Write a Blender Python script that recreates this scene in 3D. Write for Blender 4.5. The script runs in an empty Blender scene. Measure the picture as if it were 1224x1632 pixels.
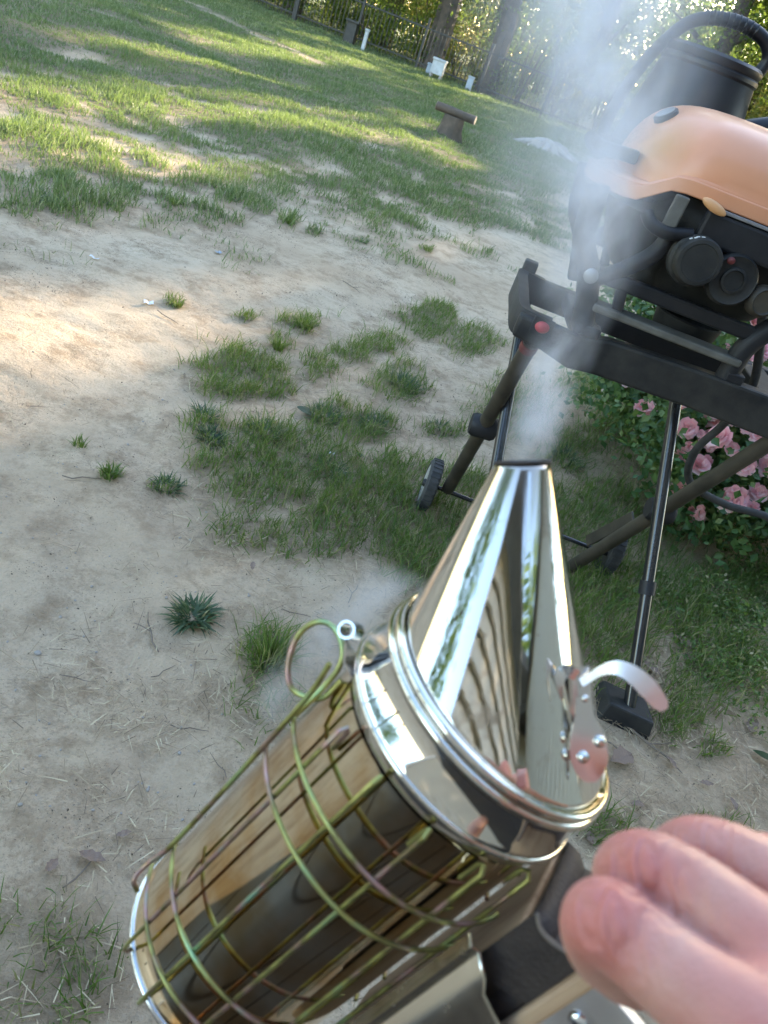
import bpy, bmesh, math, random
import numpy as np
from mathutils import Vector, Matrix
rad = math.radians
SC = bpy.context.scene
COL = SC.collection
rng = np.random.default_rng(7)
random.seed(7)

# ------------------------------------------------------------------ camera
PITCH, ROLL, FPX, CAMH = rad(31.0), rad(21.5), 1226.0, 1.0
sR, cR, sP, cP = math.sin(ROLL), math.cos(ROLL), math.sin(PITCH), math.cos(PITCH)
R0 = Vector((1, 0, 0)); U0 = Vector((0, sP, cP)); FW = Vector((0, cP, -sP))
CR = cR * R0 + sR * U0
CU = -sR * R0 + cR * U0
CO = Vector((0, 0, CAMH))
cam_d = bpy.data.cameras.new('camera')
cam = bpy.data.objects.new('camera', cam_d)
COL.objects.link(cam)
cm = Matrix((CR, CU, -FW)).transposed().to_4x4()
cm.translation = CO
cam.matrix_world = cm
cam_d.sensor_fit = 'VERTICAL'
cam_d.sensor_height = 34.6
cam_d.lens = 34.6 * FPX / 1632
cam_d.clip_start = 0.01
cam_d.clip_end = 2000
cam_d.dof.use_dof = True
cam_d.dof.focus_distance = 1.15
cam_d.dof.aperture_fstop = 15.0
SC.camera = cam

# ------------------------------------------------------------------ sky, sun, exposure
SUN_EL, SUN_AZ = rad(16.0), rad(21.0)          # azimuth to the right of the view direction (+Y)
sun_dir = Vector((math.sin(SUN_AZ) * math.cos(SUN_EL), math.cos(SUN_AZ) * math.cos(SUN_EL), math.sin(SUN_EL)))
world = bpy.data.worlds.new('World')
SC.world = world
world.use_nodes = True
wn = world.node_tree
bg = wn.nodes['Background']
sky = wn.nodes.new('ShaderNodeTexSky')
sky.sky_type = 'NISHITA'
sky.sun_disc = False
sky.sun_elevation = SUN_EL
sky.sun_rotation = SUN_AZ
wn.links.new(sky.outputs[0], bg.inputs[0])
bg.inputs[1].default_value = 0.15
sun_d = bpy.data.lights.new('sun', 'SUN')
sun_d.energy = 2.9
sun_d.angle = rad(0.6)
sun_d.color = (1.0, 0.83, 0.60)
sun_o = bpy.data.objects.new('sun', sun_d)
COL.objects.link(sun_o)
sun_o.rotation_euler = (-sun_dir).to_track_quat('-Z', 'Y').to_euler()
sun_o.location = (5, 10, 20)
SC.view_settings.view_transform = 'Standard'
SC.view_settings.look = 'None'
SC.view_settings.gamma = 1.0
SC.view_settings.use_curve_mapping = False
SC.view_settings.exposure = 3.1
SC.cycles.use_denoising = True
SC.cycles.max_bounces = 8
SC.cycles.diffuse_bounces = 3
SC.cycles.glossy_bounces = 4
SC.cycles.transmission_bounces = 3
SC.cycles.transparent_max_bounces = 6
SC.cycles.volume_bounces = 1
SC.cycles.volume_step_rate = 0.6
SC.cycles.caustics_reflective = False
SC.cycles.caustics_refractive = False


# ------------------------------------------------------------------ pixel helpers (photo pixels -> directions)
def pray(x, y):
    return (CR * ((x - 612) / FPX) - CU * ((y - 816) / FPX) + FW)


def atz(x, y, z=0.0):
    r = pray(x, y)
    return CO + r * ((z - CAMH) / r.z)


def aty(x, y, Y):
    r = pray(x, y)
    return CO + r * (Y / r.y)


def atd(x, y, d):
    return CO + pray(x, y) * d


def g2(x, y):
    p = atz(x, y)
    return np.array([p.x, p.y])


# ------------------------------------------------------------------ materials
class NT:
    def __init__(self, name):
        self.m = bpy.data.materials.new(name)
        self.m.use_nodes = True
        self.t = self.m.node_tree
        self.b = self.t.nodes['Principled BSDF']
        self.out = self.t.nodes['Material Output']

    def n(self, typ, **kw):
        nd = self.t.nodes.new(typ)
        for k, v in kw.items():
            if k.startswith('i_'):
                key = k[2:]
                key = int(key) if key.isdigit() else key
                nd.inputs[key].default_value = v
            else:
                setattr(nd, k, v)
        return nd

    def l(self, a, b):
        self.t.links.new(a, b)

    def coord(self, which='Object'):
        return self.n('ShaderNodeTexCoord').outputs[which]

    def noise(self, vec, scale, detail=4, rough=0.55):
        nd = self.n('ShaderNodeTexNoise')
        nd.inputs['Scale'].default_value = scale
        nd.inputs['Detail'].default_value = detail
        nd.inputs['Roughness'].default_value = rough
        if vec is not None:
            self.l(vec, nd.inputs['Vector'])
        return nd.outputs['Fac']

    def ramp(self, fac, stops, interp='LINEAR'):
        nd = self.n('ShaderNodeValToRGB')
        nd.color_ramp.interpolation = interp
        el = nd.color_ramp.elements
        while len(el) < len(stops):
            el.new(0.5)
        for e, (p, c) in zip(el, stops):
            e.position = p
            e.color = (*c, 1) if len(c) == 3 else c
        self.l(fac, nd.inputs[0])
        return nd.outputs[0]

    def mix(self, fac, a, b, blend='MIX'):
        nd = self.n('ShaderNodeMix', data_type='RGBA', blend_type=blend)
        for sock, v in ((nd.inputs[0], fac), (nd.inputs[6], a), (nd.inputs[7], b)):
            if hasattr(v, 'default_value') or hasattr(v, 'is_linked'):
                self.l(v, sock)
            elif isinstance(v, (int, float)):
                sock.default_value = v
            else:
                sock.default_value = (*v, 1)
        return nd.outputs[2]

    def math(self, op, a, b=None, c=None, clamp=False):
        nd = self.n('ShaderNodeMath', operation=op, use_clamp=clamp)
        for i, v in enumerate((a, b, c)):
            if v is None:
                continue
            if isinstance(v, (int, float)):
                nd.inputs[i].default_value = v
            else:
                self.l(v, nd.inputs[i])
        return nd.outputs[0]

    def bump(self, h, strength=0.3, dist=0.01):
        nd = self.n('ShaderNodeBump')
        nd.inputs['Strength'].default_value = strength
        nd.inputs['Distance'].default_value = dist
        self.l(h, nd.inputs['Height'])
        self.l(nd.outputs[0], self.b.inputs['Normal'])

    def set(self, **kw):
        for k, v in kw.items():
            s = self.b.inputs[k.replace('_', ' ')]
            if hasattr(v, 'is_linked'):
                self.l(v, s)
            elif isinstance(v, tuple) and len(v) == 3 and s.type == 'RGBA':
                s.default_value = (*v, 1)
            else:
                s.default_value = v
        return self


def simple(name, c1, c2=None, rough=0.5, metal=0.0, scale=20, bump=0.0, bscale=150, coat=0.0, spec=0.5):
    k = NT(name)
    co = k.coord()
    if c2 is None:
        c2 = tuple(v * 0.75 for v in c1)
    nz = k.noise(co, scale, 5, 0.6)
    k.set(Base_Color=k.ramp(nz, [(0.3, c1), (0.7, c2)]), Metallic=metal, Coat_Weight=coat)
    k.b.inputs['Specular IOR Level'].default_value = spec
    r = k.n('ShaderNodeMapRange')
    r.inputs[3].default_value = rough * 0.85
    r.inputs[4].default_value = min(1, rough * 1.2)
    k.l(k.noise(co, scale * 2.7, 4), r.inputs[0])
    k.l(r.outputs[0], k.b.inputs['Roughness'])
    if bump:
        k.bump(k.noise(co, bscale, 5, 0.6), bump, 0.002)
    return k.m


def leafmat(name, stops, trans=0.45, tcol=(0.30, 0.42, 0.04), rough=0.5, posvar=None):
    """thin leaf: diffuse+gloss mixed with translucency, colour varied from blade to blade"""
    k = NT(name)
    geo = k.n('ShaderNodeNewGeometry')
    col = k.ramp(geo.outputs['Random Per Island'], stops)
    if posvar:
        nz = k.noise(k.coord(), posvar[0], 3)
        f = k.math('MULTIPLY', k.math('SUBTRACT', nz, 0.42, clamp=True), 4.0, clamp=True)
        col = k.mix(f, col, posvar[1], 'MIX') if len(posvar) < 3 else k.mix(k.math('MULTIPLY', f, posvar[2]), col, posvar[1])
    k.set(Base_Color=col, Roughness=rough)
    k.b.inputs['Specular IOR Level'].default_value = 0.35
    tr = k.n('ShaderNodeBsdfTranslucent')
    k.l(k.mix(0.55, col, tcol), tr.inputs[0])
    mx = k.n('ShaderNodeMixShader')
    mx.inputs[0].default_value = trans
    k.l(k.b.outputs[0], mx.inputs[1])
    k.l(tr.outputs[0], mx.inputs[2])
    k.l(mx.outputs[0], k.out.inputs[0])
    return k.m


M = {}
M['grass'] = leafmat('grass', [(0, (0.045, 0.10, 0.022)), (0.45, (0.085, 0.165, 0.035)), (0.78, (0.15, 0.22, 0.065)), (0.86, (0.30, 0.27, 0.13)), (1, (0.46, 0.39, 0.23))], 0.4, (0.30, 0.38, 0.04), posvar=(1.1, (0.05, 0.1, 0.035), 0.5))
M['lawn'] = leafmat('lawn', [(0, (0.06, 0.10, 0.04)), (0.5, (0.13, 0.175, 0.07)), (0.8, (0.22, 0.25, 0.12)), (1, (0.46, 0.43, 0.29))], 0.42, (0.25, 0.36, 0.06), posvar=(0.5, (0.13, 0.175, 0.075), 0.55))
M['weed'] = leafmat('weed', [(0, (0.03, 0.055, 0.025)), (0.6, (0.06, 0.10, 0.042)), (0.9, (0.12, 0.15, 0.065)), (1, (0.26, 0.22, 0.11))], 0.22, (0.1, 0.25, 0.06), rough=0.38)
M['straw'] = leafmat('straw', [(0, (0.13, 0.09, 0.055)), (0.5, (0.36, 0.26, 0.15)), (1, (0.60, 0.49, 0.31))], 0.1, (0.4, 0.3, 0.15))
M['crumb'] = leafmat('crumb', [(0, (0.06, 0.045, 0.03)), (0.6, (0.15, 0.11, 0.075)), (1, (0.34, 0.27, 0.19))], 0.05, (0.2, 0.15, 0.1), rough=0.9)
M['leaf'] = leafmat('leaf', [(0, (0.03, 0.065, 0.012)), (0.6, (0.07, 0.12, 0.02)), (1, (0.14, 0.16, 0.03))], 0.46, (0.32, 0.45, 0.07))
M['leaf_warm'] = leafmat('leaf_warm', [(0, (0.05, 0.08, 0.02)), (0.5, (0.11, 0.14, 0.035)), (1, (0.22, 0.18, 0.06))], 0.5, (0.5, 0.46, 0.10))
M['rose_leaf'] = leafmat('rose_leaf', [(0, (0.03, 0.075, 0.03)), (0.6, (0.065, 0.14, 0.05)), (1, (0.16, 0.21, 0.07))], 0.3, (0.25, 0.38, 0.05), rough=0.4)
M['petal'] = leafmat('petal', [(0, (0.90, 0.46, 0.51)), (0.5, (0.95, 0.60, 0.64)), (1, (0.96, 0.78, 0.80))], 0.4, (0.9, 0.35, 0.35), rough=0.55)
M['dead_leaf'] = simple('dead_leaf', (0.16, 0.10, 0.07), (0.27, 0.19, 0.14), 0.7, scale=60, bump=0.3)
M['twig'] = simple('twig', (0.12, 0.085, 0.06), (0.24, 0.19, 0.14), 0.85, scale=90, bump=0.4)
M['pebble'] = simple('pebble', (0.42, 0.38, 0.33), (0.28, 0.24, 0.2), 0.8, scale=80, bump=0.3)
M['white_litter'] = simple('white_litter', (0.75, 0.75, 0.75), (0.6, 0.6, 0.62), 0.5, scale=60)
M['bark'] = simple('bark', (0.13, 0.095, 0.07), (0.05, 0.04, 0.03), 0.9, scale=6, bump=0.8, bscale=25)
M['cutwood'] = simple('cutwood', (0.36, 0.27, 0.19), (0.24, 0.18, 0.13), 0.85, scale=18, bump=0.5, bscale=60)
M['greywood'] = simple('greywood', (0.42, 0.38, 0.35), (0.27, 0.24, 0.22), 0.85, scale=14, bump=0.5, bscale=60)
M['fence'] = simple('fence_paint', (0.02, 0.02, 0.02), (0.045, 0.04, 0.035), 0.5, scale=8)
M['white'] = simple('white_paint', (0.8, 0.8, 0.8), (0.68, 0.7, 0.72), 0.55, scale=5)
M['weathered_white'] = simple('weathered_white_paint', (0.52, 0.53, 0.54), (0.36, 0.36, 0.35), 0.7, scale=9, bump=0.3)
M['grey_blue'] = simple('grey_blue_paint', (0.34, 0.38, 0.43), (0.26, 0.29, 0.32), 0.55, scale=5)
M['black_plastic'] = simple('black_plastic', (0.008, 0.009, 0.012), (0.022, 0.022, 0.025), 0.5, scale=12, bump=0.15, bscale=260, spec=0.3)
M['dusty_black'] = simple('dusty_black', (0.007, 0.008, 0.010), (0.04, 0.038, 0.034), 0.55, scale=14, bump=0.25, bscale=200, spec=0.3)
M['black_paint'] = simple('black_paint', (0.008, 0.009, 0.011), (0.02, 0.02, 0.022), 0.22, scale=15, coat=0.3)
M['brown_tube'] = simple('brown_tube', (0.022, 0.019, 0.015), (0.06, 0.05, 0.036), 0.5, scale=18, bump=0.15)
M['rubber'] = simple('rubber', (0.02, 0.021, 0.022), (0.055, 0.055, 0.055), 0.75, scale=30)
M['hub_grey'] = simple('hub_grey', (0.22, 0.22, 0.21), (0.32, 0.31, 0.29), 0.6, scale=25)
M['red_plastic'] = simple('red_plastic', (0.5, 0.05, 0.06), (0.32, 0.04, 0.05), 0.45, scale=25)
M['dark_red'] = simple('dark_red_plastic', (0.16, 0.03, 0.03), (0.09, 0.02, 0.02), 0.5, scale=25)
M['tan_plastic'] = simple('tan_plastic', (0.66, 0.34, 0.17), (0.70, 0.38, 0.14), 0.45, scale=20)
M['grey_metal'] = simple('grey_metal', (0.35, 0.36, 0.38), (0.22, 0.22, 0.23), 0.45, metal=0.6, scale=30)
M['grey_slat'] = simple('grey_slat', (0.14, 0.135, 0.12), (0.07, 0.068, 0.06), 0.6, scale=25, bump=0.2)
M['can_plastic'] = simple('can_plastic', (0.007, 0.008, 0.012), (0.018, 0.019, 0.024), 0.4, scale=10, bump=0.1, spec=0.35)
M['leather'] = simple('leather', (0.022, 0.015, 0.013), (0.045, 0.032, 0.026), 0.6, scale=50, bump=0.4, bscale=500)
M['leather_edge'] = simple('leather_edge', (0.23, 0.19, 0.15), (0.14, 0.11, 0.09), 0.8, scale=120)
M['rose_stem'] = simple('rose_stem', (0.07, 0.09, 0.03), (0.1, 0.07, 0.04), 0.7, scale=40)
M['roof'] = simple('roof_shingle', (0.10, 0.095, 0.09), (0.06, 0.058, 0.056), 0.9, scale=3, bump=0.5, bscale=12)
M['siding'] = simple('siding_vinyl', (0.60, 0.56, 0.47), (0.55, 0.51, 0.43), 0.5, scale=2, bump=0.1, bscale=40)
M['added_deck'] = simple('added_deck_dark', (0.012, 0.010, 0.009), (0.035, 0.022, 0.014), 0.55, scale=4, bump=0.3, bscale=30)  # near-black planks of the added deck, for dark reflections in the barrel
M['window_glass'] = simple('window_glass', (0.02, 0.025, 0.03), (0.03, 0.03, 0.035), 0.05, scale=2)


def wood_mat():
    k = NT('bellows_wood')
    mp = k.n('ShaderNodeMapping')
    mp.inputs['Scale'].default_value = (60, 60, 6)
    k.l(k.coord(), mp.inputs[0])
    nz = k.noise(mp.outputs[0], 3, 5, 0.6)
    k.set(Base_Color=k.ramp(nz, [(0.3, (0.36, 0.22, 0.13)), (0.55, (0.50, 0.34, 0.21)), (0.75, (0.42, 0.27, 0.16))]), Roughness=0.55)
    k.bump(nz, 0.2, 0.001)
    return k.m


M['wood'] = wood_mat()


def lid_paint():
    k = NT('lid_enamel')
    co = k.coord()
    nz = k.noise(co, 6, 4)
    c = k.ramp(nz, [(0.3, (0.66, 0.28, 0.145)), (0.7, (0.71, 0.32, 0.18))])
    st = k.math('MULTIPLY', k.math('SUBTRACT', k.noise(co, 9, 5, 0.7), 0.66, clamp=True), 5.0, clamp=True)
    c = k.mix(st, c, (0.45, 0.22, 0.06))
    vd = k.n('ShaderNodeVectorMath', operation='DISTANCE')
    k.l(co, vd.inputs[0])
    vd.inputs[1].default_value = tuple(aty(1055, 235, 1.52) - Vector((0, 0, .66)))
    sm_ = k.math('MULTIPLY', k.math('SUBTRACT', 1.0, k.math('DIVIDE', k.math('ADD', vd.outputs['Value'], k.math('MULTIPLY', k.noise(co, 40, 3), .03)), .085), clamp=True), 1.1, clamp=True)
    k.set(Base_Color=k.mix(sm_, c, (0.55, 0.25, 0.05)), Roughness=0.38, Coat_Weight=0.15)
    return k.m


M['lid'] = lid_paint()


def steel(name, tint, rough, heat=None):
    k = NT(name)
    co = k.coord()
    mp = k.n('ShaderNodeMapping')
    mp.inputs['Scale'].default_value = (1, 1, 0.12)
    k.l(co, mp.inputs[0])
    w = k.noise(mp.outputs[0], 55, 2, 0.4)
    base = tint
    if heat:
        nz = k.noise(co, 28, 4, 0.6)
        base = k.mix(k.math('MULTIPLY', k.math('SUBTRACT', nz, 0.42, clamp=True), 5.0, clamp=True), tint, heat)
    k.set(Base_Color=base, Metallic=1.0)
    r = k.n('ShaderNodeMapRange')
    r.inputs[3].default_value = rough * 0.6
    r.inputs[4].default_value = rough * 1.8
    k.l(k.noise(co, 90, 5, 0.65), r.inputs[0])
    k.l(r.outputs[0], k.b.inputs['Roughness'])
    k.bump(w, 0.03, 0.002)
    return k.m


M['steel'] = steel('stainless_steel', (0.70, 0.67, 0.61), 0.025)
M['steel_heat'] = steel('stainless_steel_heat_tinted', (0.72, 0.61, 0.44), 0.03, (0.56, 0.36, 0.16))
M['steel_dull'] = steel('dull_steel', (0.60, 0.60, 0.60), 0.14)
M['tab_steel'] = steel('satin_steel', (0.72, 0.70, 0.72), 0.34)
M['tin'] = steel('tin_plate', (0.66, 0.60, 0.50), 0.2)
def cone_steel():
    k = NT('smoked_stainless_steel')
    co = k.coord()
    mp = k.n('ShaderNodeMapping')
    mp.inputs['Scale'].default_value = (1, 1, .35)
    k.l(co, mp.inputs[0])
    blot = k.math('MULTIPLY', k.math('SUBTRACT', k.noise(mp.outputs[0], 60, 6, 0.7), 0.575, clamp=True), 7.0, clamp=True)
    fleck = k.math('MULTIPLY', k.math('SUBTRACT', k.noise(co, 420, 4, 0.6), 0.64, clamp=True), 9.0, clamp=True)
    sep = k.n('ShaderNodeSeparateXYZ')
    k.l(co, sep.inputs[0])
    mouth = k.n('ShaderNodeMapRange')
    mouth.inputs[1].default_value = .1717 + .074
    mouth.inputs[2].default_value = .1717 + .095
    k.l(sep.outputs[2], mouth.inputs[0])
    tar = k.math('ADD', k.math('MULTIPLY', blot, .45), k.math('ADD', k.math('MULTIPLY', fleck, .5), k.math('MULTIPLY', mouth.outputs[0], .55)), clamp=True)
    k.set(Base_Color=k.mix(tar, (0.70, 0.67, 0.61), (0.20, 0.105, 0.045)), Metallic=1.0)
    k.l(k.math('ADD', k.math('MULTIPLY', tar, .22), .025), k.b.inputs['Roughness'])
    k.bump(k.noise(mp.outputs[0], 45, 3, .5), 0.03, .002)
    return k.m


M['cone_steel'] = cone_steel()
M['soot'] = simple('soot', (0.012, 0.010, 0.009), (0.05, 0.03, 0.02), 0.7, scale=200)
M['screw'] = steel('screw_steel', (0.75, 0.78, 0.82), 0.18)


def zinc():
    k = NT('yellow_zinc_wire')
    nz = k.noise(k.coord(), 45, 3, 0.5)
    k.set(Base_Color=k.ramp(nz, [(0.28, (0.28, 0.42, 0.22)), (0.42, (0.38, 0.37, 0.12)), (0.52, (0.20, 0.18, 0.07)), (0.62, (0.42, 0.25, 0.23)), (0.75, (0.27, 0.44, 0.30))]),
          Metallic=0.75, Roughness=0.33)
    return k.m


M['zinc'] = zinc()


def skin_mat():
    k = NT('skin')
    co = k.coord()
    at = k.n('ShaderNodeAttribute', attribute_name='redness')
    nz = k.noise(co, 45, 4, 0.6)
    c = k.ramp(nz, [(0.35, (0.50, 0.265, 0.205)), (0.65, (0.57, 0.335, 0.27))])
    c = k.mix(at.outputs['Fac'], c, (0.48, 0.12, 0.10))
    k.set(Base_Color=c, Roughness=0.48, Subsurface_Weight=0.25, Subsurface_Scale=0.004)
    k.b.inputs['Subsurface Radius'].default_value = (1.0, 0.35, 0.2)
    k.b.inputs['Specular IOR Level'].default_value = 0.4
    v = k.n('ShaderNodeTexVoronoi')
    v.inputs['Scale'].default_value = 900
    k.l(co, v.inputs['Vector'])
    k.bump(k.math('ADD', v.outputs['Distance'], k.noise(co, 160, 4)), 0.25, 0.0006)
    return k.m


M['skin'] = skin_mat()


# ------------------------------------------------------------------ mesh helpers
def link(name, me, mat=None, parent=None, loc=None):
    o = bpy.data.objects.new(name, me)
    COL.objects.link(o)
    if mat is not None and me is not None and not me.materials:
        me.materials.append(mat)
    if parent is not None:
        o.parent = parent
    if loc is not None:
        o.location = loc
    return o


def tag(o, label, cat, group=None, kind=None):
    o['label'] = label
    o['category'] = cat
    if group:
        o['group'] = group
    if kind:
        o['kind'] = kind
    return o


def empty(name, loc=(0, 0, 0), mat=None):
    o = bpy.data.objects.new(name, None)
    COL.objects.link(o)
    o.empty_display_size = 0.05
    if mat is not None:
        o.matrix_world = mat
    else:
        o.location = loc
    return o


def np_mesh(name, V, F, smooth=False):
    """F: (n,3) or (n,4) int array, or a list of such arrays"""
    if isinstance(F, np.ndarray):
        F = [F]
    me = bpy.data.meshes.new(name)
    V = np.ascontiguousarray(V, np.float32)
    me.vertices.add(len(V))
    me.vertices.foreach_set('co', V.ravel())
    li = np.concatenate([f.ravel() for f in F]).astype(np.int32)
    sizes = np.concatenate([np.full(len(f), f.shape[1]) for f in F])
    st = np.concatenate([[0], np.cumsum(sizes)[:-1]]).astype(np.int32)
    me.loops.add(len(li))
    me.loops.foreach_set('vertex_index', li)
    me.polygons.add(len(sizes))
    me.polygons.foreach_set('loop_start', st)
    me.polygons.foreach_set('use_smooth', np.full(len(sizes), smooth))
    me.update(calc_edges=True)
    return me


class MB:
    def __init__(self):
        self.v = []
        self.f = []

    def add(self, vs, fs):
        o = len(self.v)
        self.v += [tuple(p) for p in vs]
        self.f += [tuple(i + o for i in q) for q in fs]
        return self

    def box(self, c, s, rot=None):
        c = Vector(c)
        pts = []
        for z in (-.5, .5):
            for x, y in ((-.5, -.5), (.5, -.5), (.5, .5), (-.5, .5)):
                p = Vector((x * s[0], y * s[1], z * s[2]))
                if rot is not None:
                    p = rot @ p
                pts.append(c + p)
        return self.add(pts, [(3, 2, 1, 0), (4, 5, 6, 7), (0, 1, 5, 4), (1, 2, 6, 5), (2, 3, 7, 6), (3, 0, 4, 7)])

    def beam(self, a, b, w, h, up=(0, 0, 1)):
        a, b = Vector(a), Vector(b)
        d = (b - a)
        L = d.length
        d.normalize()
        s = d.cross(Vector(up)).normalized()
        u = s.cross(d)
        return self.box((a + b) / 2, (L, w, h), Matrix((d, s, u)).transposed())

    def tube(self, pts, r, n=12, closed=False, cap=True):
        pts = [Vector(p) for p in pts]
        m = len(pts)
        rr = r if isinstance(r, (list, tuple)) else [r] * m
        ref = None
        o = len(self.v)
        for i, p in enumerate(pts):
            if closed:
                t = pts[(i + 1) % m] - pts[i - 1]
            else:
                t = pts[min(i + 1, m - 1)] - pts[max(i - 1, 0)]
            t.normalize()
            if ref is None:
                ref = t.orthogonal().normalized()
            ref = (ref - t * ref.dot(t)).normalized()
            b = t.cross(ref)
            for k in range(n):
                a = 2 * math.pi * k / n
                self.v.append(tuple(p + (ref * math.cos(a) + b * math.sin(a)) * rr[i]))
        for i in range(m if closed else m - 1):
            j = (i + 1) % m
            for k in range(n):
                k2 = (k + 1) % n
                self.f.append((o + i * n + k, o + i * n + k2, o + j * n + k2, o + j * n + k))
        if cap and not closed:
            self.f.append(tuple(o + k for k in range(n))[::-1])
            self.f.append(tuple(o + (m - 1) * n + k for k in range(n)))
        return self

    def lathe(self, prof, n=48, M4=None, cap0=False, cap1=False):
        """prof: [(r, z)] about local Z"""
        o = len(self.v)
        for r, z in prof:
            for k in range(n):
                a = 2 * math.pi * k / n
                p = Vector((r * math.cos(a), r * math.sin(a), z))
                self.v.append(tuple(M4 @ p if M4 is not None else p))
        for i in range(len(prof) - 1):
            for k in range(n):
                k2 = (k + 1) % n
                self.f.append((o + i * n + k, o + i * n + k2, o + (i + 1) * n + k2, o + (i + 1) * n + k))
        if cap0:
            self.f.append(tuple(o + k for k in range(n))[::-1])
        if cap1:
            self.f.append(tuple(o + (len(prof) - 1) * n + k for k in range(n)))
        return self

    def ellipsoid(self, c, r, rot=None, n=16, m=10):
        c = Vector(c)
        vs = []
        for i in range(m + 1):
            th = math.pi * i / m
            for k in range(n):
                ph = 2 * math.pi * k / n
                p = Vector((r[0] * math.sin(th) * math.cos(ph), r[1] * math.sin(th) * math.sin(ph), r[2] * math.cos(th)))
                vs.append(c + (rot @ p if rot is not None else p))
        fs = []
        for i in range(m):
            for k in range(n):
                k2 = (k + 1) % n
                fs.append((i * n + k, (i + 1) * n + k, (i + 1) * n + k2, i * n + k2))
        return self.add(vs, fs)

    def sheet(self, A, B, thick):
        """ribbon between two polylines given thickness along face normals"""
        n = len(A)
        vs = [Vector(p) for p in A] + [Vector(p) for p in B]
        nr = []
        for i in range(n):
            t = vs[min(i + 1, n - 1)] - vs[max(i - 1, 0)]
            nr.append(t.cross(vs[n + i] - vs[i]).normalized() * thick)
        allv = vs + [vs[i] + nr[i] for i in range(n)] + [vs[n + i] + nr[i] for i in range(n)]
        fs = []
        for i in range(n - 1):
            fs += [(i, n + i, n + i + 1, i + 1), (2 * n + i, 2 * n + i + 1, 3 * n + i + 1, 3 * n + i),
                   (i, i + 1, 2 * n + i + 1, 2 * n + i), (n + i, 3 * n + i, 3 * n + i + 1, n + i + 1)]
        fs += [(0, 2 * n, 3 * n, n), (n - 1, 2 * n - 1, 4 * n - 1, 3 * n - 1)]
        return self.add(allv, fs)

    def mesh(self, name, smooth=True, weld=False):
        me = bpy.data.meshes.new(name)
        me.from_pydata(self.v, [], self.f)
        bm = bmesh.new()
        bm.from_mesh(me)
        if weld:
            bmesh.ops.remove_doubles(bm, verts=bm.verts, dist=1e-6)
        bmesh.ops.recalc_face_normals(bm, faces=bm.faces)
        bm.to_mesh(me)
        bm.free()
        me.polygons.foreach_set('use_smooth', [smooth] * len(me.polygons))
        if smooth:
            try:
                me.set_sharp_from_angle(angle=rad(38))
            except Exception:
                pass
        me.update()
        return me

    def build(self, name, mat, parent=None, smooth=True, bevel=0.0, segs=2, subsurf=0, weld=False):
        o = link(name, self.mesh(name, smooth, weld), M[mat] if isinstance(mat, str) else mat, parent)
        if bevel:
            b = o.modifiers.new('bevel', 'BEVEL')
            b.width = bevel
            b.segments = segs
            b.limit_method = 'ANGLE'
            b.angle_limit = rad(35)
        if subsurf:
            s = o.modifiers.new('subsurf', 'SUBSURF')
            s.levels = subsurf
            s.render_levels = subsurf
        return o


def copy_tree(o, parent=None):
    c = o.copy()
    COL.objects.link(c)
    if parent is not None:
        c.parent = parent
    for ch in list(o.children):
        copy_tree(ch, c)
    return c


def smooth_path(pts, n=8):
    """Catmull-Rom"""
    P = [Vector(p) for p in pts]
    P = [P[0] * 2 - P[1]] + P + [P[-1] * 2 - P[-2]]
    out = []
    for i in range(1, len(P) - 2):
        for k in range(n):
            t = k / n
            a, b, c, d = P[i - 1], P[i], P[i + 1], P[i + 2]
            out.append(0.5 * ((2 * b) + (c - a) * t + (2 * a - 5 * b + 4 * c - d) * t * t + (3 * b - a - 3 * c + d) * t ** 3))
    out.append(P[-2])
    return out


# ------------------------------------------------------------------ numpy noise
def _hash(ix, iy, s):
    h = (ix.astype(np.int64) * 374761393 + iy.astype(np.int64) * 668265263 + s * 974711) & 0x7fffffff
    h = ((h ^ (h >> 13)) * 1274126177) & 0x7fffffff
    return ((h ^ (h >> 16)) & 0xffff) / 65535.0


def vnoise(x, y, s=0):
    ix, iy = np.floor(x), np.floor(y)
    fx, fy = x - ix, y - iy
    fx, fy = fx * fx * (3 - 2 * fx), fy * fy * (3 - 2 * fy)
    a, b = _hash(ix, iy, s), _hash(ix + 1, iy, s)
    c, d = _hash(ix, iy + 1, s), _hash(ix + 1, iy + 1, s)
    return (a * (1 - fx) + b * fx) * (1 - fy) + (c * (1 - fx) + d * fx) * fy


def fbm(x, y, s=0, oct=4):
    t, a, w = 0, 0.5, 0
    for i in range(oct):
        t = t + a * vnoise(x * 2 ** i, y * 2 ** i, s + i * 17)
        w += a
        a *= 0.5
    return t / w


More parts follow.
